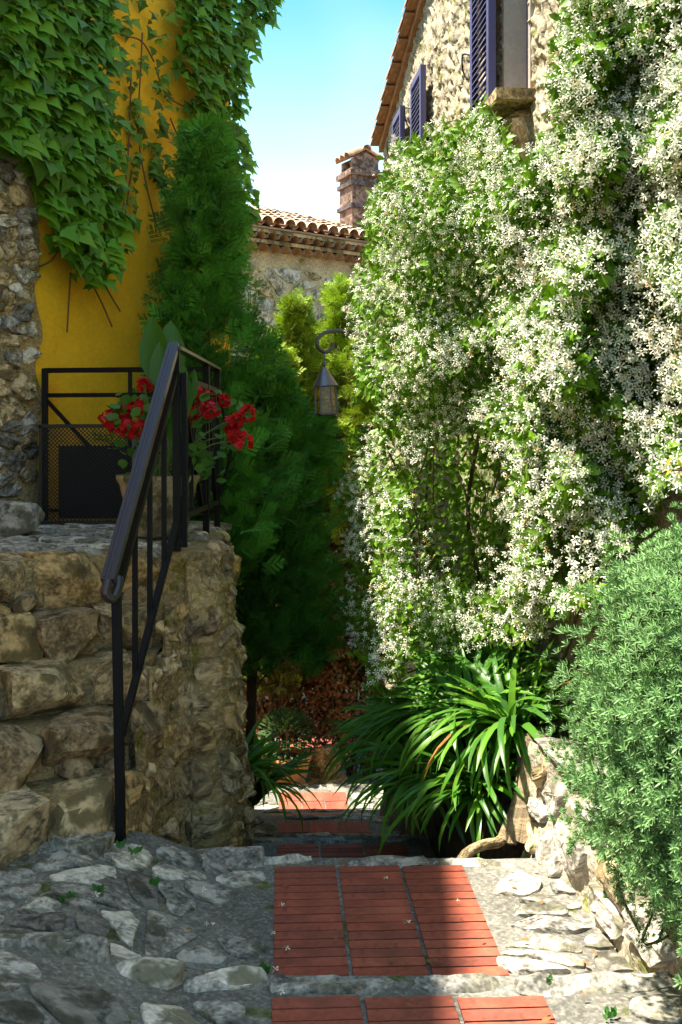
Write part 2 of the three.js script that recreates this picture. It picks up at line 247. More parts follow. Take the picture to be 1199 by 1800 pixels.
// ---------------------------------------------------------------- stone stairs and terrace on the left
const terrace = thing('stone_staircase', 'rough rubble stone steps and rounded terrace wall carrying the black railing', 'staircase');
const LY = 1.13;                                                     // terrace level
const plan = new THREE.CatmullRomCurve3([[-.86, 4.12], [-.83, 4.5], [-.8, 4.92], [-.73, 5.05], [-.63, 5.08], [-.575, 5.24], [-.60, 5.6], [-.68, 6.2], [-.77, 6.75]].map(([x, d]) => new V3(x, 0, -d)));
const planLen = plan.getLength();
const stepTop = [[4.10, .32], [4.36, .52], [4.62, .71], [4.86, .90], [5.05, LY]], SKEW = .7, front = (x, d) => d + SKEW * (x + .9);      // front edge and height of each step
const stairH = d => { let h = .1; for (const [a, t] of stepTop) if (d >= a) h = t; return h; };
{
  const shape = new THREE.Shape(); const c = plan.getSpacedPoints(50).filter(p => -p.z > 4.9); shape.moveTo(-2.5, 5.07); for (const p of c) shape.lineTo(p.x - .02, Math.max(5.07, -p.z)); shape.lineTo(-1.85, 6.85); shape.lineTo(-2.5, 6.85);
  const core = new THREE.ExtrudeGeometry(shape, { depth: LY + 2.3, bevelEnabled: false }); core.rotateX(Math.PI / 2); core.applyMatrix4(new THREE.Matrix4().makeScale(1, 1, -1)); core.translate(0, LY - .01, 0);
  const idx = core.index; const p = core.attributes.position; for (let i = 0; i < p.count; i += 3) { const a = [p.getX(i + 1), p.getY(i + 1), p.getZ(i + 1)]; p.setXYZ(i + 1, p.getX(i + 2), p.getY(i + 2), p.getZ(i + 2)); p.setXYZ(i + 2, ...a); }
  core.computeVertexNormals(); part(terrace, 'mortar_core', planarUV(core), WALLMORTAR);
  stepTop.forEach(([d, t]) => { const sh = new THREE.Shape(); sh.moveTo(-.835, front(-.835, d) + .12); sh.lineTo(-.82, 5.12); sh.lineTo(-2.6, 5.12); sh.lineTo(-2.6, front(-2.6, d) + .1); const g = new THREE.ExtrudeGeometry(sh, { depth: t + .6, bevelEnabled: false }); g.rotateX(-Math.PI / 2); g.translate(0, -.62, 0); part(terrace, 'step_core', planarUV(g), WALLMORTAR); });
  // courses of blocks, one row to each step; ends as in the photograph [x0, x1] with their heights
  const R = mulberry(21);
  const rows = [[0, [[-2.0, -1.4], [-1.39, -1.1], [-1.09, -.84]], .05], [1, [[-2.0, -1.52], [-1.51, -1.16], [-1.15, -.85]], .31], [2, [[-2.2, -1.6], [-1.59, -1.36], [-1.35, -1.06], [-1.05, -.84]], .51], [3, [[-2.2, -1.75], [-1.74, -1.3], [-1.29, -1.08], [-1.07, -.82]], .70], [4, [[-2.4, -2.0], [-1.98, -1.66], [-1.64, -1.36], [-1.34, -1.06], [-1.05, -.8]], .89]];
  for (const [k, spans, y0] of rows) for (const [a, b] of spans) {
    const [d, t] = stepTop[k], full = k === 0 ? .0 : y0, jit = R() * .025;
    const low = k < 1 || R() < .6 ? 0 : .06;                         // some blocks sit on a filler course
    const h = t - full - low, m = part(terrace, 'step_stone', rock((b - a) * 1.22 + .01, h + .025, .36, k * 17 + Math.round(a * 30), .10, 16, true), pick([STONE.warm, STONE.warm, STONE.brown, STONE.ochre, STONE.tan], R()));
    m.position.set((a + b) / 2 - .06, full + low + h / 2 - .006, -(front((a + b) / 2, d) + .15 - jit)); m.rotation.set((R() - .5) * .04, .61 + (R() - .5) * .1, (R() - .5) * .04);
    if (low) for (let x = a; x < b - .05;) { const L = .09 + R() * .16, f = part(terrace, 'filler_stone', rock(L, .1, .2, k * 5 + x * 77, .12, 4), pick([STONE.warm, STONE.brown, STONE.ochre], R())); f.position.set(x + L / 2, full + .03, -(front(x + L / 2, d) + .10)); f.rotation.y = .61; x += L * .95; }
  }
  for (const [x, d, y, w, h, z] of [[-.98, 4.06, .09, .22, .16, .2], [-1.3, 3.72, .06, .4, .12, .2], [-1.6, 3.5, .05, .5, .14, .26]]) { const m = part(terrace, 'foot_stone', rock(w, h, z, x * 50, .12, 7), STONE.grey); m.position.set(x, y, -d); }
  // rubble facing of the flank and the rounded corner
  const at = u => plan.getPointAt(Math.min(1, Math.max(0, u / planLen))), tan = u => plan.getTangentAt(Math.min(1, Math.max(0, u / planLen)));
  for (const s of stones({ u0: 0, u1: planLen, v0: -.75, v1: LY + .03, su: .19, sv: .14, gap: .03, seed: 31, drop: .3, jitter: .48, rough: .9, height: (u, v, r) => .022 + .03 * r,
    map: (u, v, h) => { const p = at(u), t = tan(u), b = .09 * (1 - (v + .3) / 1.45) * smooth(.7, 1.2, u) + .03 * fbm(u * 3, v * 3, 4, 2); return new V3(p.x - t.z * (h + b), v, p.z + t.x * (h + b)); }, keep: (u, v) => v < stairH(-at(u).z) - .03 }))
    part(terrace, 'wall_stone', s.g, pick([STONE.warm, STONE.warm, STONE.ochre, STONE.tan, STONE.brown], s.r2));
  part(terrace, 'mortar_face', sheet(150, 110, (s, t) => { const u = s * planLen, p = at(u), tt = tan(u), v = lerp(-.75, Math.max(.1, stairH(-p.z) - .05), t), b = .09 * (1 - (v + .3) / 1.45) * smooth(.7, 1.2, u) + .03 * fbm(u * 3, v * 3, 4, 2) + .012 + .022 * fbm(u * 14, v * 14, 8, 4); return [new V3(p.x - tt.z * b, v, p.z + tt.x * b), u, v]; }), WALLMORTAR);
  // paving of the landing
  for (const s of stones({ u0: -2.3, u1: -.52, v0: 5.02, v1: 6.8, su: .17, sv: .13, gap: .02, seed: 41, drop: .1, rough: .4, height: (u, v, r) => .004 + .014 * r, map: (u, v, h) => new V3(u, LY + h, -v), keep: (u, v) => u < -.78 - .02 * Math.abs(v - 5.6) }))
    part(terrace, 'paving_stone', s.g, pick([STONE.grey, STONE.pale, STONE.grey], s.r2));
  const kerb = part(terrace, 'kerb_stone', rock(.62, .2, .3, 61, .09, 8), STONE.grey); kerb.position.set(-1.93, LY + .085, -5.78);
  const kerb2 = part(terrace, 'kerb_stone', rock(.5, .2, .3, 67, .09, 8), STONE.grey); kerb2.position.set(-2.4, LY + .085, -5.7);
}

// ---------------------------------------------------------------- yellow house on the left
const YX = d => -5.812 + .5814 * d, YN = new V3(1, 0, .5814).normalize();
const yAt = (d, y, h = 0) => new V3(YX(d), y, -d).addScaledVector(YN, h);
const yPix = (px, py) => { const d = 5.812 / (.5814 - (px - CX) / F); return [d, EYE - (py - HZ) / F * d]; };
const yellow = thing('yellow_house', 'tall house with saffron yellow plaster wall and a strip of bare rubble', 'house');
const YTOP = 5.6;
{
  const wall = sheet(90, 60, (s, t) => { const d = lerp(6.35, 8.5, s), y = lerp(-2.5, YTOP, t); return [yAt(d, y, .006 * fbm(d * 2, y * 2, 3, 3)), d, y]; });
  part(yellow, 'wall', wall, YELLOW);
  const outline = o => { const p = new THREE.Shape(); p.moveTo(-2.45 + o, .5); p.lineTo(-2.12 + o, 6.35 - o * .5); p.lineTo(-.87 + o, 8.5 - o * .6); p.lineTo(-1.6 + o, 11); p.lineTo(-6, 11); p.lineTo(-6, .5); return p; };
  const bg = new THREE.ExtrudeGeometry(outline(-.03), { depth: YTOP + 2.5, bevelEnabled: false }); bg.rotateX(-Math.PI / 2); bg.translate(0, -2.5, 0); part(yellow, 'house_body', planarUV(bg), YELLOW);
  const rg = new THREE.ExtrudeGeometry(outline(.15), { depth: .12, bevelEnabled: false }); rg.rotateX(-Math.PI / 2); rg.translate(0, YTOP + .01, 0); part(yellow, 'roof', planarUV(rg), ROOFCLAY[2]);
  const dEdge = yPix(64, 500)[0];
  for (const s of stones({ u0: 6.3, u1: dEdge, v0: 1.0, v1: 4.6, su: .13, sv: .1, gap: .006, seed: 51, drop: .2, jitter: .45, rough: .9, height: (u, v, r) => .02 + .03 * r, map: (u, v, h) => yAt(u + .03 * fbm(v * 6, 3, 1), v, h + .02), keep: (u, v) => u < dEdge - .03 + .06 * fbm(v * 3, 1, 1, 2) }))
    part(yellow, 'wall_stone', s.g, pick([STONE.grey, STONE.pale, STONE.tan, STONE.dark, STONE.tan], s.r2));
  part(yellow, 'bare_mortar', sheet(20, 80, (s, t) => { const y = lerp(1, 4.6, t), d = lerp(6.3, dEdge + .05 * fbm(y * 3, 1, 1, 3), s); return [yAt(d, y, .022 + .012 * fbm(d * 9, y * 9, 2, 3)), d, y]; }), WALLMORTAR);
}

// ---------------------------------------------------------------- stone house on the right
const WX = d => 1.6 - .1 * d, WN = new V3(-1, 0, .1).normalize();
const wAt = (d, y, h = 0) => new V3(WX(d), y, -d).addScaledVector(WN, h);
const wDepth = px => 1.6 / ((px - CX) / F + .1);
const rake = d => 5.34 - .22 * (d - 9.07);
const house = thing('stone_house', 'roughcast stone house with slate blue louvred shutters behind the jasmine', 'house');
{
  const WIN = [[5.85, 6.36, 3.53, 4.75], [9.2, 9.72, 3.9, 4.66]];
  const hole = (d, y, e = 0) => WIN.some(w => d > w[0] + e && d < w[1] - e && y > w[2] + e && y < w[3] - e);
  const rough = (d, y) => { const a = 1 - Math.abs(fbm(d * 9 + y * 3.5, y * 7 - d * 3, 2, 4)), b = fbm(d * 24, y * 20, 5, 3); return .036 * a * a + .017 * b - .03; };
  const ROUGH = std(.68, .60, .47, { map: mortarMap, bumpMap: stoneBump, bumpScale: .015 });
  // fine relief where it can be seen, split so that grid lines fall on the window openings
  const cuts = [1.2, 4.4, 5.85, 6.36, 9.2, 9.72, 11.5], rows = [-2.5, 2.4, 3.53, 3.9, 4.66, 4.75, 9];
  const geos = [];
  for (let i = 0; i < cuts.length - 1; i++) for (let j = 0; j < rows.length - 1; j++) {
    const a = cuts[i], b = cuts[i + 1], c = rows[j], e = rows[j + 1]; if (hole((a + b) / 2, (c + e) / 2)) continue;
    const fine = c > 2 && a > 4 ? 48 : 8;
    geos.push(sheet(Math.max(2, Math.round((b - a) * fine)), Math.max(2, Math.round((e - c) * (j === 5 ? fine * .7 : fine))), (s, t) => { const d = lerp(a, b, s), y = Math.min(lerp(c, e, t), rake(d)); return [wAt(d, y, rough(d, y)), d, y]; }));
  }
  part(house, 'wall', mergeGeometries(geos), ROUGH);
  const sh = new THREE.Shape(); sh.moveTo(1.0, -2.5); sh.lineTo(11.45, -2.5); sh.lineTo(11.45, rake(11.45) - .03); sh.lineTo(1.0, rake(1) - .03);
  const prism = (depth, off) => { const g = new THREE.ExtrudeGeometry(sh, { depth, bevelEnabled: false }); const p = g.attributes.position; for (let i = 0; i < p.count; i++) { const d = p.getX(i), y = p.getY(i), o = p.getZ(i) + off; p.setXYZ(i, WX(d) + o, y, -d + o * .1); } g.computeVertexNormals(); return planarUV(g); };
  part(house, 'house_body', prism(3.5, .19), ROUGH);
  const REVEAL = std(.50, .44, .38, { map: plasterMap, bumpMap: plasterBump, bumpScale: .004 }), SHUT = std(.085, .075, .19, { roughness: .5 }), GLASS = std(.02, .025, .03, { roughness: .08 });
  const wbox = (d0, d1, y0, y1, o0, o1) => { const g = box(1, 1, 1), p = g.attributes.position; for (let i = 0; i < p.count; i++) { const d = lerp(d0, d1, p.getX(i) + .5), y = lerp(y0, y1, p.getY(i) + .5), o = lerp(o0, o1, p.getZ(i) + .5), v = wAt(d, y, o); p.setXYZ(i, v.x, v.y, v.z); } const q = g.toNonIndexed(); q.computeVertexNormals(); return planarUV(q); };
  WIN.forEach(([d0, d1, y0, y1], k) => {
    part(house, 'window_reveal', mergeGeometries([wbox(d1 - .001, d1 + .04, y0, y1, -.19, .004), wbox(d0 - .04, d0 + .001, y0, y1, -.19, .002), wbox(d0, d1, y1 - .001, y1 + .04, -.19, .004), wbox(d0, d1, y0 - .04, y0 + .001, -.19, .004)]), REVEAL);
    const win = part(house, 'window', wbox(d0 + .03, d1 - .03, y0 + .03, y1 - .03, -.185, -.15), GLASS);
    part(win, 'window_frame', mergeGeometries([wbox(d0, d0 + .04, y0, y1, -.186, -.13), wbox(d1 - .04, d1, y0, y1, -.186, -.13), wbox((d0 + d1) / 2 - .02, (d0 + d1) / 2 + .02, y0, y1, -.186, -.13)]), SHUT);
    const W = (d1 - d0);
    for (const side of k ? [-1, 1] : [1]) {       // louvred shutters folded back against the wall
      const a = side > 0 ? d1 + .015 : d0 - .015 - W * .98, b = a + W * .98, y2 = y0 + .06, f = .055, o0 = .05, o1 = .095;
      const s = part(house, 'shutter', mergeGeometries([wbox(a, a + f, y2, y1, o0, o1), wbox(b - f, b, y2, y1, o0, o1), wbox(a + f, b - f, y1 - f, y1, o0 + .002, o1 - .002), wbox(a + f, b - f, y2, y2 + .09, o0 + .002, o1 - .002)]), SHUT);
      for (let y = y2 + .1; y < y1 - f - .02; y += .042) { const g = wbox(a + f, b - f, -.004, .004, -.024, .024), q = g.attributes.position; for (let i = 0; i < q.count; i++) { const base = wAt(-q.getZ(i), 0, 0), o = (q.getX(i) - base.x) / WN.x, yy = q.getY(i); q.setXYZ(i, q.getX(i) + WN.x * .072, yy + y - o * .95, q.getZ(i)); } g.computeVertexNormals(); part(s, 'slat', g, SHUT); }
      part(s, 'hook', tube([wAt(b, y2 + .5, .1), wAt(b + .05, y2 + .52, .13), wAt(b + .08, y2 + .42, .12), wAt(b + .05, y2 + .36, .1)], .006, 10, 5), IRON);
    }
  });
  const sill = planarUV(box(.64, .06, .26)); const m = part(house, 'sill', sill, STONE.warm); m.position.copy(wAt(6.08, 3.49, .07)); m.rotation.y = Math.PI / 2 + .1;
  const corbel = rock(.42, .42, .2, 15, .16, 10), mc = part(house, 'corbel', corbel, STONE.warm); mc.position.copy(wAt(6.0, 3.26, .0)); mc.rotation.set(0, Math.PI / 2 + .1, .5);
  // roof with its stepped verge of barrel tiles
  const roofG = new THREE.Shape(); roofG.moveTo(1, rake(1) - .05); roofG.lineTo(11.6, rake(11.6) - .05); roofG.lineTo(11.6, rake(11.6) + .08); roofG.lineTo(1, rake(1) + .08);
  const g = new THREE.ExtrudeGeometry(roofG, { depth: 3.6, bevelEnabled: false }), p = g.attributes.position; for (let i = 0; i < p.count; i++) { const d = p.getX(i), y = p.getY(i), o = p.getZ(i) - .035; p.setXYZ(i, WX(d) + o, y, -d + o * .1); } g.computeVertexNormals();
  const roof = part(house, 'roof', planarUV(g), ROOFCLAY[2]); const R = mulberry(71);
  const tile = new THREE.CylinderGeometry(.075, .062, .5, 10, 1, true, -Math.PI / 2, Math.PI), under = box(.11, .5, .015);
  for (let d = 4.6; d < 11.7; d += .38) { const t = part(roof, 'verge_tile', tile, pick([ROOFCLAY[2], ROOFCLAY[0]], R())), dir = new V3(-.1, -.13, -1); t.applyMatrix4(place(wAt(d, rake(d) + .06 + .01 * R(), .06), dir, new V3(-.2, 1, 0), 1)); const b = part(roof, 'under_tile', under, ROOFCLAY[2]); b.applyMatrix4(place(wAt(d, rake(d) + .045, .06), dir, new V3(0, 1, 0), 1)); }
}

// ---------------------------------------------------------------- far house with tiled roof and chimney
{
  const far = thing('far_house', 'pale rubble house with barrel tile roof and chimney beyond the garden', 'house');
  const A = new V3(-3.2, 0, -14.7), B = new V3(2.4, 0, -19.1), dir = B.clone().sub(A).normalize(), nrm = new V3(-dir.z, 0, dir.x); if (nrm.z < 0) nrm.negate();
  const L = A.distanceTo(B), EV = EYE + 3.12, at = (u, y, h = 0) => A.clone().addScaledVector(dir, u).addScaledVector(nrm, h).setY(y);
  const WALL = std(.86, .67, .41, { map: mortarMap, bumpMap: stoneBump, bumpScale: .02 });
  const FST = [std(.76, .65, .48, { map: stoneMap, bumpMap: stoneBump, bumpScale: .012 }), std(.78, .58, .30, { map: stoneMap, bumpMap: stoneBump, bumpScale: .012 }), std(.78, .70, .58, { map: stoneMap, bumpMap: stoneBump, bumpScale: .012 })];
  part(far, 'wall', sheet(120, 100, (s, t) => { const u = s * L, y = lerp(-2.6, EV, t); return [at(u, y, .015 * fbm(u * 4, y * 4, 1, 3)), u, y]; }), WALL);
  for (const s of stones({ u0: .8, u1: 4.6, v0: 2.2, v1: EV - .5, su: .34, sv: .22, gap: .05, seed: 81, drop: .2, jitter: .45, rough: .5, height: (u, v, r) => .008 + .02 * r, map: (u, v, h) => at(u, v, h + .004) })) part(far, 'wall_stone', s.g, pick(FST, s.r2));
  const back = box(L, EV + 2.6, 3.5, 0, 0, 0); const bm = part(far, 'house_body', planarUV(back), WALL); bm.position.copy(at(L / 2, (EV - 2.6) / 2, -1.8)); bm.rotation.y = Math.atan2(-dir.z, dir.x);
  const up = new V3(0, 1, 0), slope = new V3().copy(nrm).multiplyScalar(-1).add(new V3(0, .3, 0)).normalize(), rn = new V3().crossVectors(dir, slope).normalize(); if (rn.y < 0) rn.negate();
  const wedge = new THREE.Shape(); wedge.moveTo(-.27, EV + .03); wedge.lineTo(-.27, EV + .055); wedge.lineTo(3.15, EV + .055 + 3.42 * .3); wedge.lineTo(3.15, EV - .05); wedge.lineTo(.1, EV - .05);
  const wg = new THREE.ExtrudeGeometry(wedge, { depth: L, bevelEnabled: false }), wp = wg.attributes.position; for (let i = 0; i < wp.count; i++) { const v = at(wp.getZ(i), wp.getY(i), -wp.getX(i)); wp.setXYZ(i, v.x, v.y, v.z); } wg.computeVertexNormals();
  const roof = part(far, 'roof', planarUV(wg), ROOFCLAY[2]);
  const R = mulberry(83), cover = new THREE.CylinderGeometry(.075, .098, .5, 10, 1, true, -Math.PI / 2, Math.PI), pan = new THREE.CylinderGeometry(.09, .075, .5, 8, 1, true, Math.PI / 2, Math.PI);
  const SP = .205; let n = 0;
  for (let u = .6; u < L - .4; u += SP) for (let k = 0; k < 8; k++) {
    if (u > 4.9 && k > 3) continue;
    const base = at(u + (R() - .5) * .012, EV + .06, .30).addScaledVector(slope, .25 + k * .42).addScaledVector(rn, .035 + .012 * R());
    const t = new THREE.Mesh(cover, pick(ROOFCLAY, R())); t.name = 'roof_tile'; t.castShadow = t.receiveShadow = true; t.applyMatrix4(place(base, slope.clone().addScaledVector(rn, -.05), rn, 1)); roof.add(t);
  }
  const channel = []; for (let u = .6 + SP / 2; u < L - .4; u += SP) { const g = pan.clone(); g.scale(1, 7, 1); g.applyMatrix4(place(at(u, EV + .06, .27).addScaledVector(slope, 1.75).addScaledVector(rn, .085), slope, rn, 1)); channel.push(g); }
  part(roof, 'channel_tiles', mergeGeometries(channel), ROOFCLAY[0]).userData.kind = 'stuff';
  const corn = new THREE.CylinderGeometry(.085, .085, .34, 8, 1, true, -Math.PI / 2, Math.PI);   // rows of half-round tiles under the eaves
  for (let r = 0; r < 2; r++) {
    part(far, 'eaves_band', (() => { const g = box(L, .055, .42 - r * .09); return planarUV(g); })(), FST[1]).applyMatrix4(new THREE.Matrix4().makeRotationY(Math.atan2(-dir.z, dir.x)).setPosition(at(L / 2, EV + .0 - r * .15, .03)));
    for (let u = .7 + (r & 1) * SP / 2; u < 5.6; u += SP) { const t = part(far, 'eaves_tile', corn, pick([ROOFCLAY[0], ROOFCLAY[2], ROOFCLAY[2]], R())); t.applyMatrix4(place(at(u, EV - .115 - r * .15, .14 - r * .08), nrm, up, 1)); }
  }
  // chimney
  const cx = P(633, 400, 18.6), ch = new THREE.Group(); ch.name = 'chimney'; ch.position.set(cx.x, 0, cx.z); ch.rotation.y = Math.atan2(-dir.z, dir.x) - .25; far.add(ch);
  const top = EYE + (775 - 268) / F * 18.6, CH = std(.36, .24, .19, { map: stoneMap, bumpMap: stoneBump, bumpScale: .02 }), BAND = std(.20, .16, .18, { map: stoneMap });
  part(ch, 'shaft', planarUV(box(.52, 1.5, .52, 0, top - 1.08, 0)), CH);
  for (const y of [top - .98, top - .60]) part(ch, 'band', planarUV(box(.60, .07, .60, 0, y, 0)), BAND);
  part(ch, 'ledge', planarUV(box(.62, .09, .62, 0, top - .42, 0)), CH);
  part(ch, 'hood', planarUV((() => { const s = new THREE.Shape(); s.moveTo(-.24, -.38); s.lineTo(.24, -.38); s.lineTo(.24, -.12); s.lineTo(0, .0); s.lineTo(-.24, -.12); const g = new THREE.ExtrudeGeometry(s, { depth: .1, bevelEnabled: false }); const h = g.clone(); g.translate(0, top - .05, .14); h.translate(0, top - .05, -.24); return mergeGeometries([g, h]); })()), CH);
  for (const sx of [-1, 1]) for (let k = 0; k < 3; k++) { const t = part(ch, 'cap_tile', new THREE.CylinderGeometry(.08, .1, .36, 8, 1, true, -Math.PI / 2, Math.PI), ROOFCLAY[k % 3]); t.applyMatrix4(place(new V3(sx * .15, top - .09, -.2 + k * .19), new V3(-sx, .5, 0), new V3(0, 1, 0), 1)); }
  part(ch, 'cap_tile', new THREE.CylinderGeometry(.08, .08, .62, 8, 1, true, -Math.PI / 2, Math.PI), ROOFCLAY[0]).applyMatrix4(place(new V3(0, top - .02, 0), new V3(0, 0, 1), new V3(0, 1, 0), 1));
}

// ---------------------------------------------------------------- leaf shapes
function blade(outline, fold = .15, curl = .2) {    // flat leaf from half-outline [x, y], folded along the midrib, tip curling down
  const pos = [], idx = []; const n = outline.length;
  for (const [x, y] of outline) { const z = -curl * y * y; pos.push(-x, y, z + fold * x, 0, y, z, x, y, z + fold * x); }
  for (let i = 0; i < n - 1; i++) { const a = i * 3; idx.push(a, a + 1, a + 4, a, a + 4, a + 3, a + 1, a + 2, a + 5, a + 1, a + 5, a + 4); }
  const g = new THREE.BufferGeometry(); g.setAttribute('position', new THREE.Float32BufferAttribute(pos, 3)); g.setIndex(idx); g.computeVertexNormals(); return g;
}
const oval = blade([[0, 0], [.16, .2], [.22, .45], [.17, .72], [0, 1]], .25, .12);
const ivyLeaf = blade([[.02, .0], [.24, -.14], [.40, .0], [.66, .20], [.42, .34], [.33, .5], [.16, .76], [0, 1.12]], .22, .16);
const petal = blade([[.03, .05], [.08, .4], [.2, .75], [.15, .98], [0, 1.0]], .1, .25);
const starFlower = mergeGeometries([0, 1, 2, 3, 4].map(k => { const g = petal.clone(); g.rotateX(.25); g.rotateY(.5); g.rotateZ(k * Math.PI * 2 / 5); return g; }));
const needle = blade([[0, 0], [.07, .35], [.05, .8], [0, 1]], .3, .15);
const whorl = mergeGeometries([[6, 1.15, 1, 0], [6, .65, .75, .12], [4, .3, .5, .2]].flatMap(([n, tilt, s, lift]) => Array.from({ length: n }, (_, k) => { const g = needle.clone(); g.scale(s * 1.35, s, s); g.rotateX(tilt); g.rotateY(k / n * 6.283 + tilt * 3); g.translate(0, lift, 0); return g; })));
const spray = (() => { const R = mulberry(91), gs = []; const scale = new THREE.BufferGeometry(); scale.setAttribute('position', new THREE.Float32BufferAttribute([0, 0, 0, .42, .5, .1, 0, 1, 0, -.42, .5, .1], 3)); scale.setIndex([0, 1, 2, 0, 2, 3]); scale.computeVertexNormals();
  const limb = (o, d, L, w) => { for (let t = .06; t < 1; t += .085) { for (const s of [-1, 1]) { const q = scale.clone(); q.scale(w * .55, w * 1.5, w); q.applyMatrix4(place(o.clone().addScaledVector(d, L * t), d.clone().add(new V3(s * d.y * .75, -s * d.x * .75, (R() - .5) * .5)), new V3(0, 0, 1), 1)); gs.push(q); } } };
  limb(new V3(), new V3(0, 1, 0), 1, .085); for (let k = 0; k < 6; k++) { const s = k % 2 ? 1 : -1, t = .12 + k * .13; limb(new V3(0, t, 0), new V3(s * .75, .8, (R() - .5) * .5).normalize(), .55 * (1.15 - t), .07); }
  return mergeGeometries(gs); })();
const strap = (L, arch) => { const pos = [], idx = [], N = 9; for (let i = 0; i <= N; i++) { const t = i / N, a = .25 + arch * t, w = .021 * Math.min(1, t * 5 + .45) * Math.pow(1 - t, .4) + .0008; let y = 0, z = 0; for (let k = 0; k < i; k++) { const b = .25 + arch * (k + .5) / N; y += Math.cos(b) * L / N; z += Math.sin(b) * L / N; } pos.push(-w, y + .3 * w, z, 0, y, z, w, y + .3 * w, z); } for (let i = 0; i < N; i++) { const a = i * 3; idx.push(a, a + 1, a + 4, a, a + 4, a + 3, a + 1, a + 2, a + 5, a + 1, a + 5, a + 4); } const g = new THREE.BufferGeometry(); g.setAttribute('position', new THREE.Float32BufferAttribute(pos, 3)); g.setIndex(idx); g.computeVertexNormals(); return g; };
const shade = (r, g, b, k) => new THREE.Color().setRGB(r * k, g * k, b * k);

// ---------------------------------------------------------------- star jasmine over the right-hand house
{
  const jas = thing('star_jasmine', 'star jasmine thick with white flowers climbing the stone house wall', 'climbing plant');
  const outline = [[688, 262], [720, 250], [770, 232], [835, 205], [855, 175], [895, 225], [912, 300], [960, 260], [985, 190], [985, 60], [1005, -40], [1330, -40], [1330, 860], [1199, 830], [1160, 880], [1105, 950], [1060, 1020], [1020, 1060], [960, 1075], [930, 1110], [850, 1120], [790, 1150], [735, 1120], [700, 1190], [660, 1215], [625, 1120], [605, 1030], [612, 900], [600, 850], [640, 790], [655, 740], [628, 660], [622, 560], [640, 420]];
  const holes = [[815, 840, 95, 95, 1], [765, 930, 60, 110, .9], [850, 960, 70, 90, .95], [1010, 980, 70, 60, .7], [1150, 620, 60, 150, .35], [705, 800, 40, 40, .6]];
  const R = mulberry(101), leaves = [], flowers = [], bloom = [];
  const thick = px => px > 900 ? lerp(.47, .24, smooth(980, 1150, px)) : lerp(.86, .45, smooth(620, 900, px));
  const bump = (px, py) => .16 * fbm(px / 120, py / 120, 3, 3);
  const surf = (px, py, deep) => { const th = thick(px) + bump(px, py) - deep, k = (px - CX) / F; const d = (1.6 - th) / (k + .1); return P(px, py, d); };
  const open = (px, py) => { let k = 1; for (const [x, y, a, b, s] of holes) { const q = ((px - x) / a) ** 2 + ((py - y) / b) ** 2; if (q < 1) k *= 1 - s * Math.min(1, 2.2 * (1 - q)); } return k; };
  const edge = (px, py) => inPoly(px + 28 * fbm(px / 30, py / 30, 1, 2), py + 28 * fbm(px / 30, py / 30, 7, 2), outline);
  const LEAF = leafMat(.15, .29, .018, .45, .45), FLOWER = leafMat(.92, .90, .78, .3, .7);
  for (let i = 0; i < 75000; i++) {
    const px = lerp(585, 1330, R()), py = lerp(-40, 1225, R()); const a = R(), b = R(), c = R(), e = R(), f = R();
    const op = open(px, py); if (!edge(px, py) || R() > Math.max(.6, op * 1.1)) continue;
    const w = surf(px, py, .02 + .22 * a * a + (1 - op) * (.2 + .2 * b)), out = new V3(-1, .15, .35).add(new V3(b - .5, c - .5, e - .5).multiplyScalar(1.7));
    const dirv = new V3(b - .5, c - .65, f - .5).addScaledVector(out, .15);
    leaves.push({ m: place(w, dirv, out,   .045 + .022 * f), size: 1 / -w.z - a * .3, c: shade(1, 1, 1, .65 + .6 * e).lerp(new THREE.Color(1.5, 1.5, .7), f > .85 ? .7 : 0) });
  }
  for (let i = 0; i < 8000; i++) {          // flower clusters
    const px = lerp(590, 1330, R()), py = lerp(-40, 1215, R()), n = 2 + Math.floor(R() * 5), dens = open(px, py) * (.3 + 1.0 * smooth(-.3, .3, fbm(px / 55, py / 55, 13, 3)));
    const keep = R() < dens && edge(px, py); const c0 = surf(px, py, -.02 + .05 * R());
    for (let k = 0; k < n; k++) {
      const o = new V3(R() - .5, R() - .5, R() - .5).multiplyScalar(.085), t = new V3(-.7, .25 + .3 * R(), .6).add(new V3(R() - .5, R() - .5, R() - .5).multiplyScalar(1.3)), s = (.0105 + .006 * R()), r = R() * 6.28;
      if (!keep) continue; const w = c0.clone().add(o).addScaledVector(WN, .02); const z = t.normalize(), u = new V3(Math.cos(r), Math.sin(r), .3);
      const m = place(w, u, z, s); flowers.push({ m, size: 1 / -w.z, c: R() < .05 ? new THREE.Color(.75, .55, .3) : shade(1, 1, .95, .75 + .25 * R()) });
    }
  }
  tuft(jas, 'flower', starFlower, FLOWER, flowers, 300); tuft(jas, 'leaf', oval, LEAF, leaves, 200);
  const STEM = std(.12, .085, .055, { roughness: .9 }), stems = [];
  for (let i = 0; i < 60; i++) { let px = lerp(640, 1180, R()), py = lerp(500, 1180, R()); const pts = []; for (let k = 0; k < 6; k++) { if (edge(px, py) && edge(px - 25, py - 10)) pts.push(surf(px, py, .1 + .2 * R())); px += (R() - .5) * 50; py -= 20 + 50 * R(); } if (pts.length > 2) stems.push(tube(pts, .003 + .004 * R(), 16, 4)); }
  const st = part(jas, 'stems', mergeGeometries(stems), STEM); st.userData.kind = 'stuff';
  for (let i = 0; i < 5; i++) { const x = 760 + i * 75, pts = [surf(x, 1180, .38), surf(x + 10 * i, 1050, .35), surf(x - 12, 900, .33), surf(x + 20, 700, .3)]; part(jas, 'trunk', tube(pts, .009 + .003 * (i % 3), 24, 6), BARK); }
}

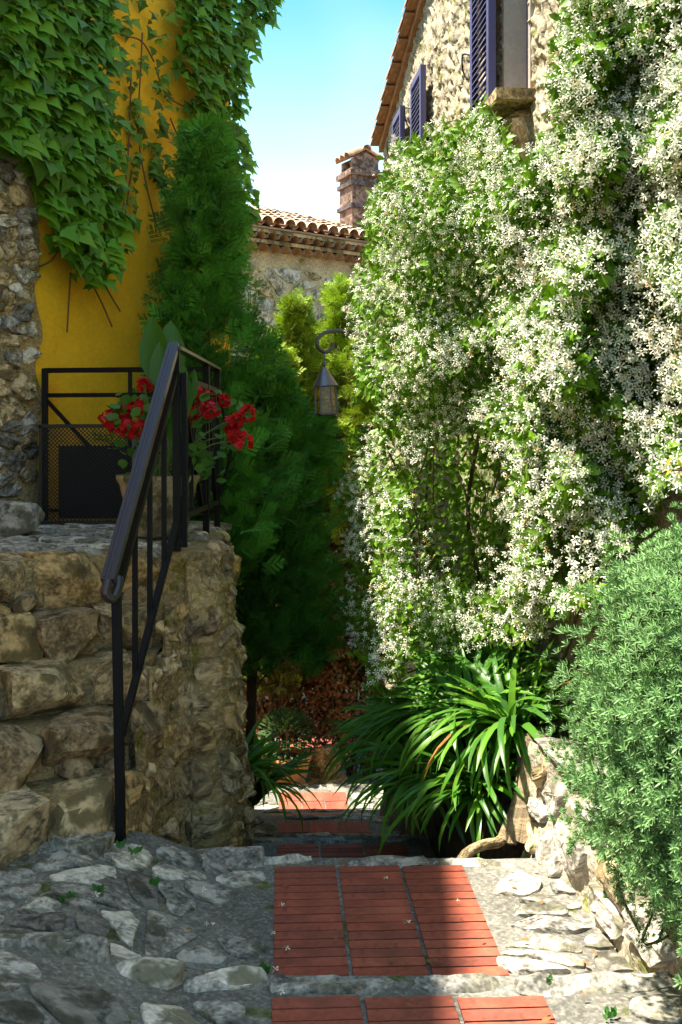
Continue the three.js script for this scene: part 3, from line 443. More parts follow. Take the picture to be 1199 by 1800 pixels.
// ---------------------------------------------------------------- creeper on the yellow wall
function creeper(label, polys, sizeM, seed, nParts, tint) {
  const t = thing('creeper', label, 'climbing plant', undefined), R = mulberry(seed), items = [];
  const MAT = leafMat(tint[0], tint[1], tint[2], .42, .6), TONES = [.6, .85, 1.1, 1.4].map(k => leafMat(tint[0] * k * (k > 1.2 ? 1.3 : 1), tint[1] * k, tint[2] * k, .42, .6));
  for (const [poly, count, relief] of polys) {
    const xs = poly.map(p => p[0]), ys = poly.map(p => p[1]), x0 = Math.min(...xs), x1 = Math.max(...xs), y0 = Math.min(...ys), y1 = Math.max(...ys);
    for (let i = 0; i < count; i++) {
      const px = lerp(x0, x1, R()), py = lerp(y0, y1, R()), a = R(), b = R(), c = R(), e = R();
      if (!inPoly(px + 14 * fbm(px / 18, py / 18, seed, 2), py + 14 * fbm(px / 18, py / 18, seed + 5, 2), poly)) continue;
      const [d, y] = yPix(px, py), w = yAt(d, y, .03 + relief * (.35 + .65 * a) + .05 * fbm(px / 40, py / 40, seed, 2)), s = sizeM * (.4 + .9 * b * b + .15 * c);
      const down = new V3((c - .5) * 1.7, -1 + .5 * e, (e - .5) * .9).addScaledVector(YN, .35 + .5 * a), up = new V3(.75, .35 + .3 * b, .7).add(new V3((e - .5) * .9, 0, (c - .5) * .9));
      items.push({ m: place(w, down, up, s), size: s / d + relief * a * .02, c: shade(1, 1, 1, .5 + .9 * c).lerp(new THREE.Color(1.7, 1.35, .6), b > .85 ? .5 : 0), mat: pick(TONES, c) });
    }
  }
  tuft(t, 'leaf', ivyLeaf, MAT, items, nParts);
  return t;
}
const nearIvy = creeper('large leaved green creeper hanging over the bare rubble and yellow plaster', [[[[-40, -40], [150, -40], [160, 90], [158, 200], [178, 330], [178, 430], [160, 480], [135, 505], [100, 475], [70, 445], [45, 380], [40, 320], [0, 285], [-40, 260]], 2300, .22]], .098, 111, 300, [.10, .27, .008]);
const farIvy = creeper('dense small leaved creeper covering the upper corner of the yellow house', [[[[288, -40], [462, -40], [452, 30], [425, 62], [402, 85], [392, 150], [398, 230], [408, 300], [405, 420], [340, 420], [345, 260], [318, 190], [290, 100]], 3000, .2], [[[395, 60], [405, 60], [440, 75], [436, 105], [428, 85], [405, 90]], 60, .05]], .085, 121, 300, [.11, .27, .010]);
const thinIvy = creeper('thin straggling creeper trailing down bare yellow plaster between two leafy masses', [[[[158, -40], [275, -40], [290, 140], [305, 230], [270, 330], [235, 340], [205, 250], [190, 120]], 240, .06], [[[215, 150], [232, 150], [228, 380], [216, 420]], 50, .04], [[[245, 250], [275, 250], [285, 340], [262, 345]], 70, .04]], .07, 131, 200, [.11, .23, .012]);
{
  const TW = std(.14, .07, .035), R = mulberry(133);
  for (const [host, pts] of [[thinIvy, [[222, 120], [215, 260], [205, 380], [196, 450]]], [thinIvy, [[240, 60], [236, 250], [250, 330], [268, 400]]], [thinIvy, [[180, 30], [205, 60], [240, 75], [262, 110]]], [thinIvy, [[225, 300], [214, 370], [203, 420]]], [nearIvy, [[115, 480], [112, 530], [108, 585]]], [nearIvy, [[155, 500], [170, 535], [188, 575]]], [nearIvy, [[165, 480], [185, 515], [203, 548]]], [nearIvy, [[62, 470], [75, 462], [95, 440]]], [farIvy, [[265, 120], [280, 165], [305, 185], [330, 190]]], [farIvy, [[290, 210], [305, 235], [318, 260]]], [farIvy, [[436, 0], [437, 60], [428, 105]]]])
    part(host, 'stem', tube(pts.map(([x, y]) => { const [d, h] = yPix(x, y); return yAt(d, h, .03 + .03 * R()); }), .006, 20, 5), TW);
}

// ---------------------------------------------------------------- conifers
function conifer(label, group, { x, d, base, top, low, r, n, seed, col, sway = 0, clump = .16, size = .1, pointed = 1, brown = 0 }) {
  const t = thing('conifer_tree', label, 'tree', group), R = mulberry(seed), items = [], H = top - low;
  const trunkPts = [new V3(x, base, -d), new V3(x + sway * .3, lerp(base, top, .4), -d), new V3(x + sway, lerp(base, top, .95), -d)];
  part(t, 'trunk', tube(trunkPts, r * .05 + .012, 20, 7), BARK);
  const axis = new THREE.CatmullRomCurve3(trunkPts), branches = [];
  for (let i = 0; i < n; i++) {
    const h = Math.pow(R(), 1.15), ang = R() * 6.283, y = low + h * H, prof = (h < .18 ? lerp(.65, 1, h / .18) : Math.pow(1 - (h - .18) / .82, .62 * pointed)) * (.78 + 1.1 * fbm(Math.cos(ang) * 2, y * 2.2, Math.sin(ang) * 2 + seed, 3));
    const rr = r * Math.max(.06, prof) * (.3 + .8 * Math.sqrt(R())), q = Math.min(1, Math.max(0, (y - base) / (top - base))), c0 = axis.getPoint(q);
    const c = new V3(c0.x + Math.cos(ang) * rr, y, -d + Math.sin(ang) * rr), outw = new V3(Math.cos(ang), .55, Math.sin(ang)).normalize();
    if (i % 14 === 0) branches.push(tube([new V3(c0.x, y - rr * .7, -d), new V3(lerp(c0.x, c.x, .5), y - rr * .28, lerp(-d, c.z, .5)), c], .007, 6, 4));
    const m = 7 + Math.floor(R() * 6), tone = .6 + .75 * R();
    for (let k = 0; k < m; k++) {
      const o = new V3(R() - .5, R() - .5, R() - .5).multiplyScalar(clump), dirv = outw.clone().add(new V3(R() - .5, R() - .4, R() - .5).multiplyScalar(1.2)), f = R(), isB = R() < brown * (1 - h) * 1.6;
      items.push({ m: place(c.clone().add(o), dirv, new V3(R() - .5, R() - .5, R() - .5), size * (.6 + .7 * f)), size: 0, c: isB ? new THREE.Color(.5, .3, .9).multiplyScalar(.6 + .5 * f) : shade(1, 1, 1, tone * (.8 + .4 * f)) });
    }
  }
  part(t, 'branches', mergeGeometries(branches), BARK).userData.kind = 'stuff';
  const crown = new THREE.Group(); crown.name = 'crown'; t.add(crown);
  tuft(crown, 'foliage', spray, leafMat(...col, .35, .7), items, 0);
}
conifer('tall dark green conifer in front of the yellow wall beside the terrace', undefined, { x: -.92, d: 7.5, base: -1.2, top: 3.75, low: .7, r: .45, n: 560, seed: 141, col: [.10, .31, .03], sway: -.03, clump: .17, size: .14, pointed: 1.3 });
conifer('broad dark conifer below the terrace, leaning over the brick steps', undefined, { x: -.74, d: 8.6, base: -1.6, top: 2.1, low: -.1, r: .62, n: 700, seed: 151, col: [.10, .31, .03], sway: .12, clump: .2, size: .15, pointed: .7 });
for (const [px, d, topPy, r, seed, lab] of [[520, 13.2, 535, .33, 161, 'golden green slender conifer in front of the far house wall, beside the dark conifer'], [603, 13.6, 503, .42, 171, 'tallest golden green conifer, rising behind the lantern'], [560, 14.1, 585, .36, 181, 'shorter golden green conifer between two taller golden ones'], [655, 12.9, 600, .42, 191, 'golden green conifer half hidden by the white jasmine'], [478, 12.7, 610, .40, 201, 'golden green conifer mostly hidden by the dark conifer']])
  conifer(lab, 'golden conifers before the far house', { x: (px - CX) / F * d, d, base: -2.4, top: EYE + (HZ - topPy) / F * d, low: -1.3, r, n: 560, seed, col: [.34, .46, .03], clump: .15, size: .16, pointed: .75, brown: .5 });

// ---------------------------------------------------------------- railing round the terrace
{
  const rail = thing('iron_railing', 'black iron railing with wide handrail climbing the stone stairs', 'railing');
  const HAND = std(.03, .024, .035, { roughness: .3 });
  const p0 = P(190, 1022, 4.06), p1 = P(306, 607, 5.08), dv = p1.clone().sub(p0).normalize();
  const hand = part(rail, 'handrail', bar(p0, p1, .052, .03), HAND);
  part(hand, 'scroll_end', tube([p0.clone(), p0.clone().addScaledVector(dv, -.03).add(new V3(0, -.02, .01)), p0.clone().add(new V3(.015, -.065, -.0)), p0.clone().add(new V3(.03, -.03, -.03)), p0.clone().add(new V3(.03, .01, -.05))], .02, 24, 8), HAND);
  for (const s of [-1, 0, 1]) part(hand, 'groove_bead', bar(p0.clone().add(new V3(s * .014, .017, .004)), p1.clone().add(new V3(s * .014, .017, .004)), .006, .004), HAND);
  const line = (a, b, w = .027) => part(rail, 'rail', bar(a, b, w), IRON), post = (a, b, w = .034) => part(rail, 'post', bar(a, b, w), IRON), bal = (a, b) => part(rail, 'baluster', bar(a, b, .021), IRON);
  line(P(207, 1040, 4.16), P(310, 655, 5.08)); line(P(214, 1290, 4.2), P(312, 914, 5.08));
  post(P(205, 1030, 4.13), P(213, 1476, 4.13)); post(P(310, 615, 5.08), P(312, 968, 5.08), .034); post(P(324, 655, 5.12), P(325, 962, 5.12), .026);
  for (const [d, x, ya, yb] of [[4.42, 238, 935, 1195], [4.66, 264, 840, 1092], [4.88, 289, 740, 1000]]) bal(P(x, ya, d), P(x, yb, d));
  const c1 = P(312, 612, 5.08), c2 = new V3(-.75, c1.y, -6.55), q = (t, y) => new V3(lerp(c1.x, c2.x, t), y, lerp(c1.z, c2.z, t)), yT = c1.y, y2 = EYE + (775 - 662) / F * 5.08, yB = EYE - (913 - 775) / F * 5.08;
  part(rail, 'top_rail', bar(q(-.01, yT), q(1.02, yT), .045, .016), std(.03, .026, .03, { roughness: .28, metalness: .3 }));
  line(q(0, y2), q(1, y2)); line(q(0, yB), q(1, yB));
  for (const t of [.18, .30, .62, .72]) bal(q(t, y2), q(t, yB)); post(q(.67, yT), q(.67, LY - .02)); post(q(1, yT), q(1, LY - .02));
  for (const [a, b] of [[.06, .56], [.94, .70]]) { bal(q(a, y2), q(b, yB)); bal(q(b, y2), q(a, yB)); }
  part(rail, 'bowed_bar', tube([q(.98, y2), q(.98, lerp(y2, yB, .35)).add(new V3(.07, 0, 0)), q(.98, lerp(y2, yB, .55)).add(new V3(.085, 0, 0)), q(.98, yB).add(new V3(.0, 0, 0))], .011, 16, 6), IRON);
  const e = new V3(-1.835, yT, -6.7), w = (t, y) => new V3(lerp(c2.x, e.x, t), y, lerp(c2.z, e.z, t));
  line(w(0, yT), w(1, yT), .03); line(w(0, y2 - .02), w(1, y2 - .02), .026); post(w(1, yT + .013), w(1, LY - .02), .034); line(w(.99, y2 - .05), w(.57, LY + .28), .022); post(w(.5, yT), w(.5, LY - .02), .022); line(w(0, LY + .08), w(1, LY + .08), .022);
}
{ // black lattice screen in front of a cabinet on the landing
  const t = thing('lattice_cabinet', 'black cabinet behind diagonal lattice screen under the terrace railing', 'cabinet'), x0 = -1.82, x1 = -1.24, y0 = LY + .015, y1 = LY + .60, z = -6.56, LAT_M = std(.01, .01, .012, { roughness: .6 });
  part(t, 'cabinet_body', box(x1 - x0 - .1, y1 - y0 - .14, .2, (x0 + x1) / 2 + .04, (y0 + y1) / 2 - .05, z - .16), std(.008, .008, .01, { roughness: .7 }));
  const gs = [], w = x1 - x0, h = y1 - y0; for (let k = -30; k < 34; k++) for (const s of [1, -1]) { const c = k * .024; let ta = 0, tb = 1; const xa = s > 0 ? c : w - c, xb = xa + s * h; const cl = (xx) => (xx - xa) / (xb - xa); const t0 = Math.max(0, Math.min(cl(0), cl(w))), t1 = Math.min(1, Math.max(cl(0), cl(w))); if (t1 - t0 < .01) continue; gs.push(bar(new V3(x0 + lerp(xa, xb, t0), y0 + h * t0, z + s * .003), new V3(x0 + lerp(xa, xb, t1), y0 + h * t1, z + s * .003), .009, .004)); }
  part(t, 'lattice', mergeGeometries(gs), LAT_M);
  for (const g of [box(w + .03, .02, .03, (x0 + x1) / 2, y1, z), box(w + .03, .02, .03, (x0 + x1) / 2, y0, z), box(.02, h, .03, x0, (y0 + y1) / 2, z), box(.02, h, .03, x1, (y0 + y1) / 2, z)]) part(t, 'frame_bar', g, LAT_M);
  const top = part(t, 'top_screen', mergeGeometries(Array.from({ length: 26 }, (_, i) => bar(new V3(x0 + i * .022, y1, z), new V3(x0 + i * .022 + .02, y1 + .015, z - .3), .008, .004))), LAT_M); top.userData.label = 'slatted lattice top sloping back to the wall';
}
{ // wrought scroll panel beside the cabinet
  const t = thing('scroll_panel', 'small wrought iron scroll panel on grey backing board behind the planter', 'panel'), o = new V3(-1.12, LY + .02, -6.35);
  part(t, 'backing', box(.22, .52, .015, o.x, o.y + .26, o.z - .02), std(.10, .11, .11, { roughness: .7 }));
  for (let k = 0; k < 4; k++) for (const s of [-1, 1]) { const c = new V3(o.x + s * .05, o.y + .08 + k * .12, o.z), pts = []; for (let i = 0; i < 14; i++) { const a = i * .6, r = .045 - i * .0028; pts.push(c.clone().add(new V3(s * Math.cos(a) * r, Math.sin(a) * r, 0))); } part(t, 'scroll', tube(pts, .005, 30, 4), IRON); }
}

// ---------------------------------------------------------------- planter with geraniums on the landing
const potAt = new V3(-.95, LY + .015, -5.62);
{
  const pot = thing('stone_planter', 'pale round stone planter on the terrace behind the railing', 'planter');
  const prof = [[0, 0], [.12, 0], [.135, .01], [.185, .25], [.2, .275], [.2, .295], [.18, .295], [.17, .26], [0, .25]].map(([a, b]) => new THREE.Vector2(a, b));
  const g = new THREE.LatheGeometry(prof, 40), p = g.attributes.position; for (let i = 0; i < p.count; i++) { const k = 1 + .012 * fbm(p.getX(i) * 14, p.getY(i) * 14, p.getZ(i) * 14, 2); p.setXYZ(i, p.getX(i) * k, p.getY(i), p.getZ(i) * k); } g.computeVertexNormals();
  part(pot, 'bowl', planarUV(g), std(.46, .38, .25, { map: stoneMap, bumpMap: stoneBump, bumpScale: .004 })); part(pot, 'soil', new THREE.CylinderGeometry(.168, .168, .01, 24).translate(0, .262, 0), EARTH); pot.position.copy(potAt); pot.scale.setScalar(1.08);
  const R = mulberry(211), ger = thing('geranium', 'red flowering geranium spilling from the stone planter through the railing', 'plant'), RED = leafMat(.55, .008, .012, .25, .6), GL = leafMat(.07, .19, .02, .35, .6), ST = std(.09, .16, .04);
  const round = blade([[.05, -.05], [.4, -.1], [.55, .25], [.42, .6], [0, .72]], .2, .1), fl = mergeGeometries([0, 1, 2, 3, 4].map(k => { const q = blade([[.05, .05], [.36, .5], [.3, .9], [0, 1]], .1, .2); q.rotateX(.35); q.rotateZ(k * 1.2566); return q; }));
  const blooms = [], lv = [], root = potAt.clone().add(new V3(0, .28, 0));
  for (const [px, py, d, s] of [[215, 725, 5.6, .055], [238, 715, 5.62, .06], [205, 745, 5.55, .055], [225, 755, 5.5, .06], [245, 755, 5.5, .055], [190, 735, 5.6, .045], [254, 676, 5.7, .045], [345, 690, 5.6, .04], [352, 720, 5.5, .055], [372, 722, 5.45, .05], [365, 700, 5.6, .045], [436, 728, 5.3, .048], [420, 738, 5.35, .04], [408, 745, 5.4, .05], [412, 765, 5.35, .05], [430, 775, 5.3, .05], [394, 704, 5.4, .03], [335, 735, 5.5, .04]]) {
    const c = P(px, py, d), head = new THREE.Group(); head.name = 'flower_head'; ger.add(head);
    for (let k = 0; k < 26; k++) { const o = new V3(R() - .5, R() - .5, R() - .5).normalize(), w = c.clone().addScaledVector(o, s * .8 * (.75 + .3 * R())); const m = part(head, 'floret', fl, RED); m.applyMatrix4(place(w, new V3(R() - .5, R() - .5, R() - .5), o, .017 + .006 * R())); }
    part(ger, 'stalk', tube([root.clone().add(new V3((R() - .5) * .2, 0, (R() - .5) * .2)), root.clone().lerp(c, .6).add(new V3(0, .06, 0)), c], .004, 14, 5), ST);
  }
  for (let i = 0; i < 170; i++) { const a = R(), b = R(), c = R(), px = lerp(195, 430, a), py = lerp(690, 850, b); if (Math.abs(px - 300) > 90 && py > 790) continue; const w = P(px, py, 5.35 + .45 * c); lv.push({ m: place(w, new V3(R() - .5, R() - .3, R() - .5), new V3(R() - .5, .8, .6), .035 + .03 * R()), size: .05 / 5.5 + c * .001, c: shade(1, 1, 1, .7 + .6 * R()) }); }
  tuft(ger, 'leaf', round, GL, lv, 260);
  const can = thing('broad_leaf_plant', 'upright plant with large pointed leaves standing in the stone planter', 'plant'), CL = leafMat(.05, .17, .015, .4, .4), big = blade([[0, 0], [.10, .15], [.19, .4], [.17, .65], [.08, .88], [0, 1]], .35, .12);
  for (const [px, py, px2, py2, d, w] of [[285, 690, 262, 555, 5.6, .9], [298, 680, 300, 562, 5.62, 1.0], [290, 700, 278, 600, 5.55, .9], [318, 760, 322, 630, 5.3, .6], [325, 720, 345, 650, 5.45, .8], [300, 790, 318, 690, 5.35, .5]]) { const a = P(px, py, d), b = P(px2, py2, d - .03), L = a.distanceTo(b); part(can, 'leaf', big, CL).applyMatrix4(place(a, b.clone().sub(a), new V3((px2 - 290) * .01, .2, 1), new V3(L * w * 1.25, L, L))); part(can, 'stem', tube([potAt.clone().add(new V3(.02, .26, 0)), a.clone().lerp(potAt, .3).setY(a.y - .1), a], .006, 12, 5), ST); }
  const pinks = thing('pink_flowers', 'tiny pink flowers on thin upright stems in the stone planter', 'plant'), PK = leafMat(.62, .06, .32, .25, .6);
  for (const [px, py] of [[275, 810], [283, 800], [297, 817], [289, 828], [270, 822]]) { const c = P(px, py, 5.45); part(pinks, 'flower', fl, PK).applyMatrix4(place(c, new V3(0, .3, 1), new V3(0, .6, 1), .016)); part(pinks, 'stem', tube([P(px + 3, 865, 5.45), P(px - 2, 840, 5.45), c], .003, 8, 4), ST); }
}

// ---------------------------------------------------------------- wall lantern on its scrolled bracket
{
  const lamp = thing('wall_lantern', 'conical topped lantern with amber panes hanging from a scrolled iron bracket', 'lantern'), d = 7.4, DARK = std(.10, .095, .10, { roughness: .45, metalness: .5 });
  const pts = [[760, 600], [690, 592], [650, 586], [610, 582], [583, 582], [566, 588], [558, 600], [561, 612], [572, 619], [582, 614], [586, 604]].map(([x, y]) => P(x, y, d + (x - 570) * .0025));
  part(lamp, 'bracket', tube(pts, .014, 60, 8), DARK);
  const o = P(570, 640, d); part(lamp, 'hanger', bar(P(571, 619, d), P(570, 645, d), .012), DARK);
  const s = d / F, body = new THREE.Group(); body.name = 'lantern_body'; body.position.copy(o); body.rotation.z = .06; lamp.add(body);
  part(body, 'hood', new THREE.ConeGeometry(23 * s, 40 * s, 24, 1, true).translate(0, -19 * s, 0), std(.16, .16, .19, { roughness: .35, metalness: .6 }));
  part(body, 'finial', new THREE.CylinderGeometry(3 * s, 5 * s, 6 * s, 10).translate(0, 1 * s, 0), DARK);
  const rT = 17.5 * s, rB = 19.5 * s, yT = -38 * s, yB = -88 * s, AMBER = new THREE.MeshPhysicalMaterial({ transmission: 1, roughness: .25, thickness: 0, ior: 1.45 }); AMBER.color.setRGB(.85, .68, .28);
  for (let k = 0; k < 6; k++) { const a = k * Math.PI / 3, b = a + Math.PI / 3, A = (t, r, q) => new V3(Math.cos(q) * r, t, Math.sin(q) * r);
    part(body, 'frame_bar', bar(A(yT, rT, a), A(yB, rB, a), .011), DARK); part(body, 'frame_bar', bar(A(yB, rB, a), A(yB, rB, b), .012), DARK); part(body, 'frame_bar', bar(A((yT + yB) / 2, (rT + rB) / 2, a), A((yT + yB) / 2, (rT + rB) / 2, b), .006), DARK);
    const g = new THREE.BufferGeometry(); g.setAttribute('position', new THREE.Float32BufferAttribute([...A(yT, rT * .97, a).toArray(), ...A(yT, rT * .97, b).toArray(), ...A(yB, rB * .97, b).toArray(), ...A(yB, rB * .97, a).toArray()], 3)); g.setIndex([0, 1, 2, 0, 2, 3]); g.computeVertexNormals(); part(body, 'pane', g, AMBER); }
  part(body, 'base', new THREE.CylinderGeometry(rB, rB * .9, .012, 6).translate(0, yB - .006, 0), DARK);
  part(body, 'bulb', new THREE.SphereGeometry(.022, 12, 10).translate(0, -62 * s, 0), std(.7, .68, .6, { roughness: .3 }));
}

// ---------------------------------------------------------------- low planter wall, vine trunk, bushes on the right
{
  const low = thing('planter_wall', 'low sunlit rubble wall holding the bed under the grey green bush', 'wall');
  const a = new V3(.80, 0, -4.5), b = new V3(1.06, 0, -2.3), dir = b.clone().sub(a), L = dir.length(); dir.normalize(); const nr = new V3(-Math.abs(dir.z), 0, -dir.x).normalize();
  const at = (u, y, h) => a.clone().addScaledVector(dir, u).addScaledVector(nr, h).setY(y), topY = u => .39 + .03 * u;
  part(low, 'wall_core', sheet(60, 24, (s, t) => { const u = s * L, y = lerp(-.2, topY(u), t); return [at(u, y, .05 * (1 - t) + .03 * fbm(u * 5, y * 6, 3, 5)), u, y]; }), std(.62, .57, .48, { map: mortarMap, bumpMap: stoneBump, bumpScale: .03 }));
  part(low, 'bed_fill', planarUV((() => { const g = box(L, .55, .3, 0, 0, 0); g.applyMatrix4(new THREE.Matrix4().makeRotationY(Math.atan2(-dir.z, dir.x)).setPosition(at(L / 2, .10, -.2))); return g; })()), EARTH);
  for (const s of stones({ u0: .1, u1: L, v0: -.02, v1: .42, su: .2, sv: .15, gap: .05, seed: 221, drop: .3, jitter: .45, rough: .9, height: (u, v, r) => .010 + .014 * r, map: (u, v, h) => at(u, v, h + .005 + .05 * (1 - v / .4) + .03 * fbm(u * 5, v * 6, 3, 2)) })) part(low, 'wall_stone', s.g, pick([STONE.pale, STONE.tan, STONE.pale], s.r2));
  const slab = part(low, 'cap_slab', rock(.5, .035, .24, 71, .04, 6), STONE.grey); slab.position.copy(at(.28, topY(0) + .02, -.1)); slab.rotation.y = Math.atan2(-dir.z, dir.x);
  const tr = thing('vine_trunk', 'old ribbed grey vine trunk flaring at the end of the low wall', 'tree trunk'), TB = std(.46, .39, .30, { map: barkMap, bumpMap: barkMap, bumpScale: .01 }), R = mulberry(231);
  for (let k = 0; k < 11; k++) { const t = k / 10, x = lerp(880, 952, t); part(tr, 'rib', tube([P(lerp(928, 958, t), 1290 + 12 * R(), 4.62 - .1 * t), P(lerp(922, 955, t) + 5 * R(), 1360, 4.56 - .1 * t), P(lerp(905, 950, t), 1420, 4.5 - .08 * t), P(x, 1478 + 6 * R(), 4.42 - .05 * t)], .014 + .008 * R(), 20, 6), TB); }
  part(tr, 'core', tube([P(940, 1290, 4.72), P(935, 1380, 4.68), P(922, 1470, 4.6)], .075, 14, 9), TB);
  part(tr, 'root', tube([P(905, 1440, 4.5), P(880, 1478, 4.42), P(850, 1485, 4.35), P(822, 1500, 4.3), P(806, 1522, 4.25)], .022, 24, 7), STONE.warm);
  const bush = thing('grey_green_bush', 'rounded grey green bush of small star whorled leaves on the low wall', 'shrub'), items = [], WH = leafMat(.20, .36, .13, .3, .45);
  const lobes = [[1.08, .98, 2.75, .46, .5], [.95, .78, 2.85, .36, .34], [1.05, .62, 2.7, .3, .3], [1.15, 1.12, 2.9, .36, .36], [1.02, .5, 2.5, .22, .26]];
  for (const [x, y, d, r, ry] of lobes) { const n = Math.round(10000 * r * ry / .2); for (let i = 0; i < n; i++) { const o = new V3(R() - .5, R() - .5, R() - .5).normalize(), k = .55 + .47 * Math.pow(R(), .5) + .34 * fbm(o.x * 4, o.y * 4, o.z * 4 + d, 3), w = new V3(x + o.x * r * k, y + o.y * ry * k, -d + o.z * r * k); if (w.x > WX(-w.z) - .05 || w.y < .3) { R(); continue; } items.push({ m: place(w, o.clone().add(new V3(-.1, .7, .1)).add(new V3(R() - .5, R() - .5, R() - .5).multiplyScalar(.8)), new V3(0, 0, 1), .015 + .010 * R()), size: 1 / -w.z + k * .1, c: shade(1, 1, 1, .7 + .55 * R()) }); } }
  for (const pts of [[[1110, 1480], [1090, 1560], [1100, 1590], [1125, 1640]], [[1090, 1430], [1020, 1470], [1000, 1490]], [[1180, 1500], [1150, 1600], [1130, 1660], [1190, 1640]], [[1150, 1460], [1100, 1520], [1085, 1560]], [[1199, 1480], [1180, 1580], [1160, 1650]], [[1120, 1420], [1050, 1400], [1005, 1385]]]) { const c = new THREE.CatmullRomCurve3(pts.map(([x, y]) => P(x, y, 3.05))); part(bush, 'trailing_stem', new THREE.TubeGeometry(c, 16, .004, 5), BARK); for (let i = 0; i < 46; i++) { const t = i / 46, p = c.getPoint(t), tg = c.getTangent(t); items.push({ m: place(p.add(new V3(R() - .5, R() - .5, R() - .5).multiplyScalar(.03)), tg.add(new V3(R() - .5, R() - .5, R() - .5)), new V3(0, 0, 1), .013 + .006 * R()), size: .3, c: shade(1, 1, 1, .8 + .4 * R()) }); } }
  tuft(bush, 'leaf_whorl', whorl, WH, items, 300);
  const woody = []; for (let i = 0; i < 70; i++) { const a = R() * 6.28, q = new V3(1.08 + Math.cos(a) * .3 * R(), .9 + .4 * (R() - .5), -2.75 + Math.sin(a) * .3); woody.push(tube([new V3(1.12, .36, -2.75 + (R() - .5) * .4), q.clone().lerp(new V3(1.1, .5, -2.75), .5), q], .004, 8, 4)); } part(bush, 'branches', mergeGeometries(woody), BARK).userData.kind = 'stuff';
  const tw = thing('yellow_leaf_twig', 'small twig with yellow leaves poking out beside the jasmine wall', 'twig'), YL = leafMat(.55, .42, .03, .4, .6); part(tw, 'stem', tube([P(1230, 832, 3), P(1190, 826, 3), P(1160, 832, 3)], .003, 8, 4), BARK);
  for (const [x, y] of [[1158, 832], [1172, 822], [1185, 834], [1196, 822], [1168, 838]]) part(tw, 'leaf', oval, YL).applyMatrix4(place(P(x, y, 3), new V3(R() - .5, R() - .2, .3), new V3(0, 1, .6), .035));
}

// ---------------------------------------------------------------- planting bed and strap-leaved plants
{
  const bed = part(scene, 'planting_bed', mergeGeometries([[4.65, 5.8, .12], [5.8, 6.7, -.2], [6.7, 7.9, -.75], [7.9, 9.6, -1.2]].map(([d0, d1, y]) => sheet(20, 20, (s, t) => { const d = lerp(d0, d1, t), x = lerp(XL(d) + BW + .12, WX(d) + .03, s), e = Math.min(1, s * 5) * Math.min(1, (1 - t) * 5 + .001) * Math.min(1, t * 5 + .3); return [new V3(x, lerp(y - .55, y, e) + .05 * fbm(x * 5, d * 5, 2, 3), -d), x, d]; }))), EARTH); bed.userData.kind = 'structure';
  const R = mulberry(241), LEN = [[.52, 1.5], [.62, 1.8], [.7, 2.1], [.6, 2.4], [.46, 1.1]], geos = LEN.map(([l, a]) => strap(l, a)), GREEN = [leafMat(.08, .23, .02, .35, .35), leafMat(.12, .28, .022, .35, .35), leafMat(.055, .17, .022, .35, .33)], DRY = leafMat(.42, .16, .04, .3, .7);
  const plant = (x, y, d, n, lean, label, sc = 1, dry = 0) => { const t = thing('strap_leaf_plant', label, 'plant', undefined); t.position.set(x, y, -d); for (let i = 0; i < n; i++) { const ang = i * 2.39996 + R() * .4, m = part(t, 'leaf', pick(geos, R()), i < dry ? DRY : pick(GREEN, R())); const up = new V3(lean[0], 1, lean[1]).add(new V3(R() - .5, 0, R() - .5).multiplyScalar(.5)); m.applyMatrix4(place(new V3((R() - .5) * .1, 0, (R() - .5) * .1), up, new V3(Math.cos(ang) + lean[0] * 1.2, 0, Math.sin(ang) + lean[1] * 1.2), sc * (.8 + .35 * R()))); } part(t, 'crown_base', new THREE.SphereGeometry(.06, 10, 8).scale(1, .7, 1), GREEN[2]); };
  plant(.84, .25, 4.95, 100, [-.4, .2], 'strap leaved plant next to the vine trunk, with a few dry orange leaves', 1.0, 3);
  plant(.70, .22, 5.2, 110, [-.5, .2], 'sunlit strap leaved plant with arching blades, just behind the vine trunk plant');
  plant(.84, .3, 5.5, 90, [-.4, .1], 'strap leaved plant tucked against the jasmine wall');
  plant(.60, .10, 5.65, 100, [-.5, .15], 'strap leaved plant bending over the brick steps', 1);
  plant(.76, .25, 5.9, 60, [-.3, .2], 'tall strap leaved plant against the tan wall under the jasmine', 1.15);
  plant(.50, -.1, 6.05, 60, [-.3, .25], 'strap leaved plant in the middle of the dark half of the bed', 1.1);
  plant(.66, .0, 4.9, 80, [-.3, .3], 'short strap leaved plant drooping over the root of the vine trunk', .85);
  plant(.52, -.1, 5.35, 80, [-.4, .25], 'short strap leaved plant hanging down the dark face of the bed', .88);
  plant(.46, -.25, 5.9, 70, [-.35, .25], 'short strap leaved plant trailing beside the second brick strip', .85);
  plant(.68, -.05, 6.2, 56, [-.3, .15], 'strap leaved plant under the lowest jasmine flowers', 1);
  plant(.45, -.3, 6.5, 60, [-.25, .2], 'shaded strap leaved plant at the low end of the bed', 1.05);
  plant(.42, -.45, 7.1, 56, [-.2, .2], 'last dark strap leaved plant of the bed beside the lower steps', 1.05);
  plant(-.66, -.5, 6.75, 60, [.15, .2], 'dark strap leaved plant at the foot of the rounded terrace wall', .8);
  plant(-.62, -.85, 7.5, 50, [.25, .1], 'dark strap leaved plant behind the terrace wall by the lower steps', 1.0);
}
